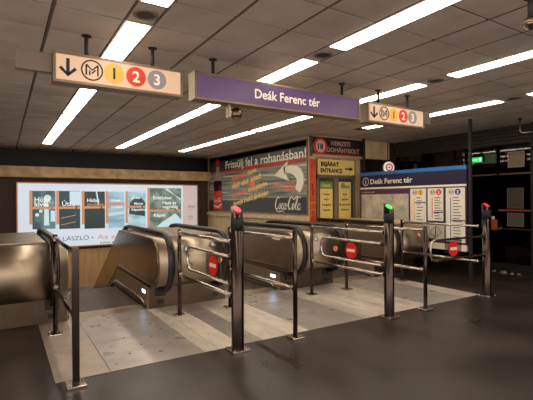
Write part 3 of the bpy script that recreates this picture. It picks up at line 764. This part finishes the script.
mb = MB(); f.text(mb, 'Az e', 2.40 - BX0, .36 - BZ0, .19, .004, width=.52); mb.build('orange_caption', K['or'], t)
mb = MB(); f.text(mb, 'MMA K', 2.48 - BX0, .21 - BZ0, .10, .004, width=.42); f.text(mb, 'MMA', 5.26 - BX0, 1.25 - BZ0, .12, .004); f.rect(mb, 5.28 - BX0, 1.18 - BZ0, 5.44 - BX0, 1.19 - BZ0, 0, .003)
f.text(mb, 'nka', 5.28 - BX0, .94 - BZ0, .11, .004); f.rect(mb, 5.28 - BX0, .88 - BZ0, 5.44 - BX0, .89 - BZ0, 0, .003); mb.build('small_print', K['gtxt'], t)

# ------------------------------------------------------------------ drink advertisement on the side wall (faces the escalators)
f = Fr((6.05, 13.42, 1.14), (0, -1, 0)); W, H = 5.56, 1.79
def U(y): return 13.42 - y
def V(z): return z - 1.14
t = thing('drink_advertisement', 'long drink poster with bottle, headline and white arrow on side wall', 'poster', (6.04, 10.6, 1.14))
mb = MB(); f.frame(mb, 0, 0, W, H, .03, 0, .03); mb.build('frame', K['signframe'], t)
m, nt, b, o = newmat('streaked_poster_print')
tc = nt.nodes.new('ShaderNodeTexCoord'); mp = nt.nodes.new('ShaderNodeMapping'); mp.inputs['Scale'].default_value = (1, .22, 7)
n = nt.nodes.new('ShaderNodeTexNoise'); n.inputs['Scale'].default_value = 2.2; n.inputs['Detail'].default_value = 6
nt.links.new(tc.outputs['Object'], mp.inputs[0]); nt.links.new(mp.outputs[0], n.inputs[0])
cr = nt.nodes.new('ShaderNodeValToRGB'); e = cr.color_ramp.elements
e[0].position = .3; e[0].color = sr(58, 58, 52); e[1].position = .72; e[1].color = sr(214, 208, 186)
for p, c in ((.42, (92, 104, 100)), (.50, (150, 140, 120)), (.56, (112, 126, 118)), (.63, (188, 192, 178))): q = e.new(p); q.color = sr(*c)
nt.links.new(n.outputs[0], cr.inputs[0]); nt.links.new(cr.outputs[0], b.inputs['Base Color']); b.inputs['Roughness'].default_value = 0.35
mb = MB(); f.rect(mb, .03, .03, W - .03, H - .03, 0, .012); mb.build('poster_sheet', m, t)
K['pdark'] = mat('dark_poster_print', sr(52, 52, 50), 0.35); K['pred'] = mat('red_poster_band', sr(170, 44, 26), 0.35, noise=.15, nscale=3, stretch=(1, .3, 4))
K['pwhite'] = mat('white_poster_print', sr(232, 226, 208), 0.35); K['porange'] = mat('orange_poster_print', sr(250, 112, 72), 0.35); K['pyel'] = mat('yellow_poster_print', sr(240, 200, 120), 0.35)
mb = MB(); f.rect(mb, .03, H - .16, W - .03, H - .03, .012, .0125); f.poly(mb, [(.03, H - .55), (1.4, H - .48), (W - .03, H - .35), (W - .03, H - .03), (.03, H - .03)], .012, .0125); f.rect(mb, .03, .03, W - .03, .36, .012, .0125); f.rect(mb, 3.2, .36, W - .03, .42, .012, .0125)
mb.build('dark_band', K['pdark'], t)
mb = MB(); f.poly(mb, [(.03, H - .52), (1.4, H - .55), (W - .03, H - .54), (W - .03, H - .42), (1.4, H - .48), (.03, H - .49)], .0125, .0135); mb.build('red_band', K['pred'], t)
mb = MB(); f.text(mb, 'Frissülj fel a rohanásban!', U(12.14), V(2.50), .33, .0145, width=4.22, bold=.004); mb.build('headline', K['pwhite'], t)
# bottle
mb = MB(); bx = U(12.72)
prof = [(-.24, 0.02), (.24, .02), (.25, .5), (.22, .62), (.25, .78), (.22, .95), (.11, 1.15), (.085, 1.42), (-.085, 1.42), (-.11, 1.15), (-.22, .95), (-.25, .78), (-.22, .62), (-.25, .5)]
mb2 = MB(); f.poly(mb2, [(bx + a * 1.25, .03 + b_ * 1.02) for a, b_ in prof[:6] + prof[10:]], .0135, .020); bt = mb2.build('printed_bottle', mat('cola_brown', sr(46, 20, 16), 0.2), t)
mb2 = MB(); f.poly(mb2, [(bx - .13, 1.17), (bx + .13, 1.17), (bx + .11, 1.45), (bx - .11, 1.45)], .0135, .019); f.poly(mb2, [(bx - .28, .98), (bx + .28, .98), (bx + .13, 1.20), (bx - .13, 1.20)], .0132, .0185); mb2.build('bottle_neck', mat('clear_glass_print', sr(150, 142, 128), 0.3), bt)
mb2 = MB(); f.poly(mb2, [(bx - .13, 1.45), (bx + .13, 1.45), (bx + .12, 1.70), (bx - .12, 1.70)], .0135, .021); mb2.build('bottle_cap', mat('red_cap_print', sr(178, 30, 24), 0.4), bt)
mb2 = MB(); f.rect(mb2, bx - .315, .06, bx + .315, .66, .020, .023); lb = mb2.build('bottle_label', mat('red_label_print', sr(214, 52, 36), 0.4), bt)

def script_logo(fr, mb, a, b, s, d0, d1, sh=.18):
    """flowing script lettering: big C o c a - C o l a"""
    def st(pts, k=6):
        fr.ribbon(mb, [(a + (x + y * sh) * s, b + y * s, w_ * s) for x, y, w_ in pts], 0, d0, d1, True, k)
    def bigc(x):
        st([(x + 1.05, 1.85, .10), (x + .95, 2.1, .16), (x + .65, 2.15, .16), (x + .25, 1.6, .26), (x + .1, .8, .30), (x + .35, .2, .22), (x + .8, .15, .12), (x + 1.15, .5, .08)])
    def small_o(x): st([(x + .35, 1.1, .10), (x + .08, .75, .20), (x + .12, .2, .20), (x + .38, .08, .14), (x + .62, .5, .20), (x + .5, 1.02, .14), (x + .3, 1.1, .10)])
    def small_c(x): st([(x + .55, .9, .12), (x + .4, 1.1, .14), (x + .12, .8, .22), (x + .15, .25, .2), (x + .4, .08, .14), (x + .65, .35, .08)])
    def small_a(x):
        small_o(x); st([(x + .66, 1.1, .14), (x + .6, .5, .20), (x + .7, .1, .14), (x + .92, .28, .08)])
    bigc(0); st([(.35, -.02, .10), (1.2, -.35, .16), (2.3, -.2, .14), (3.0, -.45, .06)])
    small_o(1.15); small_c(1.95); small_a(2.65)
    st([(3.45, .7, .12), (3.75, .78, .12), (3.95, .75, .08)])
    bigc(3.9); st([(4.8, 2.15, .12), (5.4, 1.75, .20), (6.2, 2.2, .18), (7.0, 2.0, .10), (7.3, 2.3, .05)])
    small_o(5.05); st([(5.95, .4, .08), (6.35, 1.3, .12), (6.4, 1.95, .12), (6.2, 1.9, .12), (6.05, .9, .22), (6.15, .2, .18), (6.45, .15, .1)])
    small_a(6.6); st([(7.45, .3, .08), (7.7, .6, .05)])
mb = MB(); script_logo(f, mb, U(9.28), V(1.25), .15, .0125, .016); mb.build('script_logo', K['pwhite'], t)
mb2 = MB(); script_logo(f, mb2, bx - .26, .30, .062, .023, .025); f.ribbon(mb2, [(bx - .3, .2), (bx, .14), (bx + .3, .24)], .05, .023, .025, True); mb2.build('label_script', K['pwhite'], lb)
# small slanted lines
for (s, y, z, wd, c) in (('Átment most', 11.73, 2.07, .95, 'porange'), ('ózon', 10.72, 2.22, .5, 'pyel'), ('hűsítő nélkül', 11.70, 1.84, 1.05, 'pyel'), ('érkező', 10.55, 2.02, .6, 'pyel'), ('Fuss tovább', 11.70, 1.57, .95, 'porange'), ('élményszerért', 10.68, 1.73, 1.05, 'pyel'), ('keverjél frissítő élményért', 11.60, 1.33, 2.05, 'pyel')):
    mb = MB(); f.text(mb, s, U(y), V(z), .19, .0135, width=wd, rot=R(9), bold=.007); mb.build('slanted_lettering', K[c], t)
mb = MB(); f.text(mb, 'Ropogós frissítővel', U(9.30), V(1.86), .15, .0135, width=1.05, rot=R(-2), bold=.003); f.text(mb, 'csak 49 Ft-ért', U(8.85), V(1.71), .15, .0135, width=.85, bold=.003); mb.build('offer_lettering', K['porange'], t)
mb = MB(); f.disc(mb, U(10.45), V(1.98), .13, .0125, .013, 16, rv=.11); mb.build('orange_spot', K['porange'], t)
mb = MB(); f.ribbon(mb, [(U(8.22), V(1.72), .22), (U(8.12), V(1.95), .26), (U(8.22), V(2.15), .26), (U(8.50), V(2.25), .20), (U(8.80), V(2.24), .16)], .2, .0125, .05, True)
f.poly(mb, [(U(9.25), V(2.13)), (U(8.62), V(1.98)), (U(8.74), V(2.16)), (U(8.74), V(2.30)), (U(8.64), V(2.46))], .0125, .05); mb.build('curved_arrow', K['pwhite'], t)

# ------------------------------------------------------------------ shop front facing the camera side
YS = 7.82
f = Fr((6.05, YS, 0), (1, 0, 0))
def X_(x): return x - 6.05
t = thing('shop_sign', 'dark shop sign with round age-limit mark above the shop entrance', 'sign', (6.85, YS - .1, 2.5))
mb = MB(); f.rect(mb, .0, 2.52, 1.60, 2.98, 0, .12); mb.build('sign_box', mat('dark_brown_sign', sr(34, 22, 20), .4), t)
mb = MB(); f.rect(mb, .0, 2.50, 1.62, 2.555, .12, .135); f.rect(mb, .0, 2.96, 1.62, 2.99, .12, .135); mb.build('sign_border', mat('pale_sign_edge', sr(176, 160, 140), .5), t)
mb = MB(); f.rect(mb, .02, 2.56, 1.60, 2.60, .12, .13); mb.build('red_stripe', mat('dark_red_stripe', sr(150, 30, 26), .4), t)
mb = MB(); f.disc(mb, .22, 2.745, .19, .12, .14, 36); dd = mb.build('age_disc', mat('age_disc_white', sr(196, 186, 170), .5), t)
mb = MB(); f.ring(mb, .22, 2.745, .145, .195, .14, .15); mb.build('red_ring', K['red'], dd)
mb = MB(); f.text(mb, '18', .22, 2.675, .19, .142, 'C', bold=.006); mb.build('numeral', K['ink'], dd)
mb = MB(); f.text(mb, 'NEMZETI', .86, 2.79, .145, .123, 'C', width=.60, bold=.004); f.text(mb, 'DOHÁNYBOLT', .95, 2.63, .145, .123, 'C', width=1.04, bold=.004); mb.build('lettering', mat('pale_red_letters', sr(196, 158, 142), .5), t)
K['alu'] = mat('grey_aluminium_frame', sr(128, 114, 96), .4, .4)
t = thing('shop_door', 'grey aluminium double door with yellow entrance sign and posters', 'door', (6.85, YS - .03, 0))
mb = MB(); f.frame(mb, .19, .0, 1.40, 2.47, .05, 0, .05); f.rect(mb, .19, 2.02, 1.40, 2.08, 0, .05); f.rect(mb, .71, .04, .84, 2.05, 0, .05); f.rect(mb, .24, .9, 1.36, .96, 0, .045); mb.build('door_frame', K['alu'], t)
for a, b_ in ((.24, .71), (.84, 1.35)):
    mb = MB(); f.rect(mb, a, .05, b_, 2.02, 0, .012); mb.build('door_glass', mat('dark_door_glass', sr(70, 64, 54), .15), t)
mb = MB(); f.rect(mb, .775, 1.15, .80, 1.45, .05, .075); mb.build('door_handle', K['chrome'], t)
K['cream'] = mat('yellow_poster_paper', sr(226, 200, 116), .6)
mb = MB(); f.rect(mb, .21, 2.10, 1.36, 2.46, .05, .06); es = mb.build('entrance_sign', K['cream'], t)
mb = MB(); f.text(mb, 'BEJÁRAT', .57, 2.30, .135, .062, 'C', width=.56, bold=.006); f.text(mb, 'ENTRANCE', .62, 2.145, .135, .062, 'C', width=.68, bold=.006)
f.ribbon(mb, [(1.04, 2.245), (1.22, 2.245)], .035, .06, .063); f.poly(mb, [(1.20, 2.19), (1.30, 2.245), (1.20, 2.30)], .06, .063); mb.build('lettering', K['ink'], es)
for k, (a, b_) in enumerate(((.30, .68), (.88, 1.27))):
    mb = MB(); f.rect(mb, a, .98, b_, 1.93, .014, .02); ps = mb.build('poster', K['cream'], t)
    c = (a + b_) / 2
    mb = MB()
    if k == 0: f.rect(mb, a, 1.76, b_, 1.93, .02, .023); mb.build('green_header', mat('green_header', sr(86, 134, 44), .5), ps); mb = MB(); f.text(mb, 'Üdítők', c, 1.80, .10, .025, 'C', width=.30, bold=.003); mb.build('header_lettering', K['cream'], ps)
    else:
        f.disc(mb, c - .06, 1.84, .07, .02, .023); f.rect(mb, c - .05, 1.78, c + .15, 1.84, .023, .026); mb.build('grey_logo', mat('grey_logo', sr(120, 136, 122), .5), ps)
    mb = MB()
    for q, s in enumerate((['Dohány', 'Italok', 'Energiaital', 'Cigaretta'], ['Kávé', 'Jégkrém', 'Energia italok', 'Ásványvíz'])[k]):
        z = 1.61 - q * .125; f.text(mb, s, c, z, .065, .022, 'C', bold=.002)
        if q < 3: f.disc(mb, c, z - .045, .009, .02, .022, 8)
    mb.build('list_lettering', K['ink'], ps)
t = thing('orange_banner', 'narrow orange banner beside the shop door at the wall corner', 'banner', (6.12, YS - .02, .9))
mb = MB(); f.rect(mb, .0, .98, .17, 2.46, 0, .02); mb.build('banner_sheet', mat('orange_banner', sr(196, 76, 32), .5, noise=.2, nscale=6), t)
mb = MB(); rr = random.Random(3)
for k in range(14):
    z = 1.85 - .03 * k if k < 9 else 1.2 - .05 * (k - 9)
    a = rr.uniform(.03, .08); f.rect(mb, a, z, a + rr.uniform(.03, .07), z + .02, .02, .022)
mb.build('dark_marks', K['ink'], t)
mb = MB(); f.text(mb, 'AKCIÓ', .085, 1.42, .05, .023, 'C'); f.text(mb, 'NYITVA', .085, 1.25, .04, .023, 'C'); mb.build('lettering', K['cream'], t)

# ------------------------------------------------------------------ information board with its two floor-to-ceiling poles
f = Fr((7.45, 7.60, 0), (0, -1, 0))
t = thing('information_board', 'large purple-headed station information board with map and line diagrams', 'information board', (7.47, 6.2, 0))
K['navy'] = mat('purple_header', sr(30, 24, 58), .4); K['bluetop'] = mat('blue_header_edge', sr(42, 112, 184), .4); K['bcream'] = mat('cream_panel', sr(236, 228, 212), .45)
K['mauve'] = mat('dark_mauve', sr(58, 36, 66), .45)
mb = MB(); f.rect(mb, 0, .62, 2.80, 2.08, -.08, 0); mb.build('panel_body', K['mauve'], t)
mb = MB(); f.rect(mb, 0, 2.07, 2.80, 2.145, -.09, .01); mb.build('blue_top_edge', K['bluetop'], t)
mb = MB(); f.rect(mb, 0, 1.80, 2.80, 2.07, 0, .008); hd = mb.build('header', K['navy'], t)
mb = MB(); f.rect(mb, 0, 1.745, 2.80, 1.785, 0, .012); mb.build('cream_line', K['bcream'], t)
mb = MB(); f.text(mb, 'Deák Ferenc tér', .34, 1.865, .165, .010, width=1.22, bold=.004); f.ring(mb, .19, 1.925, .085, .10, .008, .010); f.text(mb, 'i', .19, 1.865, .16, .010, 'C', bold=.004); mb.build('lettering', K['pwhite'], hd)
# map
m, nt, b, o = newmat('city_map_print')
tc = nt.nodes.new('ShaderNodeTexCoord'); vo = nt.nodes.new('ShaderNodeTexVoronoi'); vo.feature = 'DISTANCE_TO_EDGE'; vo.inputs['Scale'].default_value = 16
n = nt.nodes.new('ShaderNodeTexNoise'); n.inputs['Scale'].default_value = 4; n.inputs['Detail'].default_value = 8
nt.links.new(tc.outputs['Object'], vo.inputs[0]); nt.links.new(tc.outputs['Object'], n.inputs[0])
rp = nt.nodes.new('ShaderNodeMapRange'); rp.inputs[1].default_value = 0; rp.inputs[2].default_value = .06; nt.links.new(vo.outputs[0], rp.inputs[0])
cr = nt.nodes.new('ShaderNodeValToRGB'); e = cr.color_ramp.elements; e[0].position = .35; e[0].color = sr(150, 148, 140); e[1].position = .65; e[1].color = sr(206, 194, 172)
nt.links.new(n.outputs[0], cr.inputs[0]); mx = nt.nodes.new('ShaderNodeMix'); mx.data_type = 'RGBA'; mx.inputs[6].default_value = sr(226, 216, 196)
nt.links.new(rp.outputs[0], mx.inputs[0]); nt.links.new(cr.outputs[0], mx.inputs[7]); nt.links.new(mx.outputs[2], b.inputs['Base Color']); b.inputs['Roughness'].default_value = .45
mb = MB(); f.rect(mb, .04, .72, 1.45, 1.62, 0, .008); mb.build('city_map', m, t)
mb = MB(); f.rect(mb, .02, 1.625, 1.46, 1.735, 0, .006); ms = mb.build('map_heading', mat('magenta_heading', sr(92, 38, 82), .45), t)
mb = MB(); f.text(mb, 'Metróállomás környéke', .06, 1.66, .045, .008); mb.build('lettering', K['bcream'], ms)
cols = [('1', (1.50, 1.90), 'yellowp', sr(232, 178, 40), 1.02, 8), ('2', (1.94, 2.30), 'redp', sr(214, 50, 36), 1.06, 9), ('3', (2.36, 2.77), 'bluep', sr(36, 86, 160), .66, 15)]
for s, (a, b_), nm, c, z0, nl in cols:
    mb = MB(); f.rect(mb, a, z0, b_, 1.72, 0, .008); pn = mb.build('line_diagram', K['bcream'], t)
    K[nm] = mat(nm, c, .45)
    mb = MB(); f.disc(mb, a + .26, 1.64, .062, .008, .010); bd = mb.build('line_badge', K[nm], pn)
    mb = MB(); f.text(mb, s, a + .26, 1.605, .09, .011, 'C', bold=.003); mb.build('numeral', K['bcream'] if s != '1' else K['ink'], bd)
    mb = MB(); mlogo(Fr(f.p(0, 0, .008), (0, -1, 0)), mb, a + .12, 1.64, .055)
    rr = random.Random(ord(s)); zz = [1.53 - k * (1.53 - z0 - .05) / (nl - 1) for k in range(nl)]
    for z in zz: f.rect(mb, a + .16, z - .008, a + .16 + rr.uniform(.10, .19), z + .008, .008, .0095)
    mb.build('station_names', mat('grey_print_dark', sr(96, 86, 80), .5), pn)
    mb = MB(); f.rect(mb, a + .10, zz[-1], a + .115, zz[0], .008, .011); mb.build('line_stroke', K[nm], pn)
    mb = MB(); zq = zz[1] if s == '1' else (zz[5] if s == '2' else zz[7]); f.rect(mb, a + .13, zq - .045, b_ + .0, zq - .025, .008, .012); mb.build('current_station_bar', K['mauve'], pn)
mb = MB(); f.rect(mb, 1.47, .70, 2.32, 1.0, 0, .008); lm = mb.build('street_map', m, t)
mb = MB(); f.ribbon(mb, [(1.98, .82), (2.14, .96), (2.28, .84), (2.12, .72), (1.98, .82)], .012, .008, .011); f.ribbon(mb, [(2.12, .74), (2.13, .94)], .02, .008, .011); f.ribbon(mb, [(1.6, .95), (1.68, .75), (1.7, .95)], .014, .008, .011); mb.build('map_lines', K['mauve'], lm)
mb = MB(); f.rect(mb, 0, .50, 2.80, .62, -.04, .008); mb.build('bottom_strip', K['bcream'], t)
for x, y in ((7.462, 4.73), (7.575, 7.60)):
    mb = MB().box(x - .027, y - .025, 0, x + .027, y + .025, CH); mb.build('support_pole', K['dark'], t, .004)

# small round backlit sign behind the board
t = thing('round_sign', 'small glowing round red-and-white sign visible above the board', 'sign', (8.40, 7.55, 2.35))
f2 = Fr((8.40, 7.55, 2.32), (.9, -.44, 0))
mb = MB(); f2.disc(mb, 0, 0, .15, -.05, 0); mb.build('sign_drum', mat('white_shell', sr(210, 205, 196), .4), t)
mb = MB(); f2.disc(mb, .0, 0, .138, 0, .004); mb.build('lit_disc', emat('white_sign_light', sr(225, 232, 230), .8), t)
mb = MB(); f2.ring(mb, .01, 0, .06, .10, .004, .008); mb.build('red_ring', emat('red_sign_light', sr(200, 50, 50), .7), t)
mb = MB(); f2.disc(mb, .01, 0, .03, .004, .008); mb.build('green_dot', emat('green_sign_light', sr(70, 140, 110), .7), t)
mb = MB().cyl((8.40, 7.58, 2.45), (8.40, 7.58, 3.0), .012, n=8); mb.build('hanger_rod', K['dark'], t)

# ------------------------------------------------------------------ right shopfront details
f = Fr((8.888, 6.0, 0), (0, -1, 0))
def Yq(y): return 6.0 - y
t = thing('exit_sign', 'glowing green emergency exit sign above the dark shopfront', 'exit sign', (8.86, 5.47, 2.35))
mb = MB(); f.rect(mb, Yq(5.59), 2.29, Yq(5.32), 2.42, 0, .045); mb.build('sign_box', K['dark'], t)
mb = MB(); f.rect(mb, Yq(5.58), 2.30, Yq(5.33), 2.41, .045, .05); mb.build('green_face', emat('green_exit_face', sr(20, 190, 80), 1.4), t)
mb = MB(); f.rect(mb, Yq(5.40), 2.32, Yq(5.35), 2.39, .05, .053); f.ribbon(mb, [(Yq(5.56), 2.355), (Yq(5.46), 2.355)], .015, .05, .053); f.poly(mb, [(Yq(5.47), 2.335), (Yq(5.43), 2.355), (Yq(5.47), 2.375)], .05, .053); mb.build('symbol', emat('pale_green_symbol', sr(170, 255, 200), 1.4), t)
MB().box(8.89, 5.04, 2.26, 8.895, 5.31, 2.46).build('painted_green_halo', mat('halo_green_paint', sr(24, 66, 36), .3), t)  # flat green patch painted in for the exit sign's glow halo
def sheet(y0, y1, z0, z1, lab, c=(120, 106, 90)):
    t = thing('notice_sheet', lab, 'notice', (8.88, (y0 + y1) / 2, z0), 'notices on the dark shopfront')
    mb = MB(); f.rect(mb, Yq(y0), z0, Yq(y1), z1, 0, .006); mb.build('paper', mat('notice_paper', sr(*c), .6), t)
    mb = MB(); f.frame(mb, Yq(y0), z0, Yq(y1), z1, .014, .006, .012); mb.build('notice_frame', mat('notice_frame', sr(c[0] + 30, c[1] + 28, c[2] + 26), .4), t)
sheet(4.80, 4.47, 2.14, 2.46, 'beige paper notice high on the right shopfront', (128, 112, 92))
sheet(4.82, 4.49, 1.30, 1.72, 'grey framed notice just above the orange bar', (66, 60, 54))
sheet(4.82, 4.49, .93, 1.21, 'grey framed notice just below the orange bar', (82, 78, 70))
t = thing('push_bar', 'thin orange-brown horizontal bar across the right shopfront', 'bar', (8.87, 4.68, 1.25))
MB().box(8.855, 4.36, 1.245, 8.885, 5.0, 1.275).build('bar_rail', mat('orange_brown_bar', sr(150, 76, 40), .4), t, .004)
MB().box(8.87, 4.40, 1.25, 8.89, 4.43, 1.27).box(8.87, 4.93, 1.25, 8.89, 4.96, 1.27).build('bar_mount', K['dark'], t)
# dark column at the right picture edge
struct('wall_column', MB().box(8.82, 3.7, 0, 8.9, 4.33, 3.0), K['darker'])
# shelf with goods behind the glass: small orange and pale things
t = thing('shop_shelf', 'dim brown display shelf behind the shopfront glass', 'shelf', (9.5, 6.4, 0))
MB().box(9.3, 5.1, 1.95, 9.75, 7.7, 1.99).box(9.3, 5.1, 1.2, 9.75, 7.7, 1.24).box(9.72, 5.1, 0, 9.76, 7.7, 2.8).build('shelf_board', mat('brown_shelf', sr(120, 66, 38), .5), t)
MB().box(9.3, 5.1, 0, 9.75, 5.14, 2.8).box(9.3, 6.4, 0, 9.75, 6.44, 2.8).box(9.3, 7.66, 0, 9.75, 7.7, 2.8).build('shelf_side', mat('brown_shelf_side', sr(80, 44, 28), .5), t)
rr = random.Random(5)
bxm = [mat('carton_orange', sr(176, 92, 48), .5), mat('carton_brown', sr(120, 72, 46), .5), mat('carton_cream', sr(170, 150, 120), .5)]
for k in range(8):
    y = 7.5 - k * .31; h = rr.uniform(.25, .5)
    if 6.33 < y < 6.5: y -= .12
    o = MB().box(9.36, y - .10, 1.99, 9.6, y + .08, 1.99 + h).build('carton', bxm[k % 3], None, .004)
    tag(o, '%s carton on the dim shelf behind the glass' % ['orange', 'brown', 'cream'][k % 3], 'carton', '%s cartons behind the glass' % ['orange', 'brown', 'cream'][k % 3])
# small lock box with stickers on the frame
t = thing('card_reader', 'small orange and white device on the shopfront post', 'card reader', (8.86, 5.08, .8))
MB().box(8.80, 5.02, .84, 8.88, 5.14, 1.06).build('reader_body', mat('rust_orange_plastic', sr(176, 88, 50), .4), t, .01)
MB().cyl((8.82, 5.08, 1.06), (8.82, 5.08, 1.13), .03, n=14).build('reader_cap', K['white'], t)
MB().tube([(8.82, 5.02, .9), (8.80, 4.96, .86), (8.80, 4.90, .90)], .012, n=8).build('lever', mat('lever_orange', sr(190, 100, 60), .4), t)
K['paper'] = mat('grubby_paper', sr(120, 112, 104), .8)
# crumpled scraps of paper on the floor at the right
for k, (x, y, s) in enumerate(((8.62, 4.95, .035), (8.55, 4.72, .06), (8.58, 4.56, .04), (8.6, 4.45, .035))):
    rr = random.Random(40 + k); mb = MB(); vs = []; n = 9
    for j in range(4):
        for i in range(n):
            a = 2 * PI * i / n; r = s * (1, 1.15, .8, .25)[j] * rr.uniform(.7, 1.25); vs.append((x + r * math.cos(a), y + r * math.sin(a), (0, .35, .8, 1.0)[j] * s * .9 * (1 if j == 0 else rr.uniform(.8, 1.1)) + .001))
    fs = [(j * n + i, j * n + (i + 1) % n, (j + 1) * n + (i + 1) % n, (j + 1) * n + i) for j in range(3) for i in range(n)] + [tuple(range(n - 1, -1, -1)), tuple(range(3 * n, 4 * n))]
    mb.add(vs, fs); tag(mb.build('crumpled_paper', K['paper']), ['leftmost tiny scrap of white paper on floor by shopfront', 'largest crumpled white paper on floor by shopfront', 'crumpled white paper right of the largest one', 'rightmost small white paper scrap beside dark column'][k], 'litter', 'paper scraps on the floor')
# bent pipe under the ceiling at the right
t = thing('ceiling_bracket', 'thin bent metal pipe hanging from the ceiling at right', 'bracket', (8.23, 4.22, 3.0))
MB().tube([(8.23, 4.22, 3.0), (8.23, 4.22, 2.78), (8.235, 4.20, 2.735), (8.25, 4.15, 2.73), (8.30, 3.80, 2.73)], .012, n=10).build('pipe', K['chrome'], t)
MB().cyl((8.23, 4.22, 2.985), (8.23, 4.22, 3.0), .04, n=16).build('ceiling_rose', K['dark'], t)
MB().box(8.24, 3.62, 2.68, 8.38, 3.84, 2.80).build('lamp_head', K['dark'], t, .01)
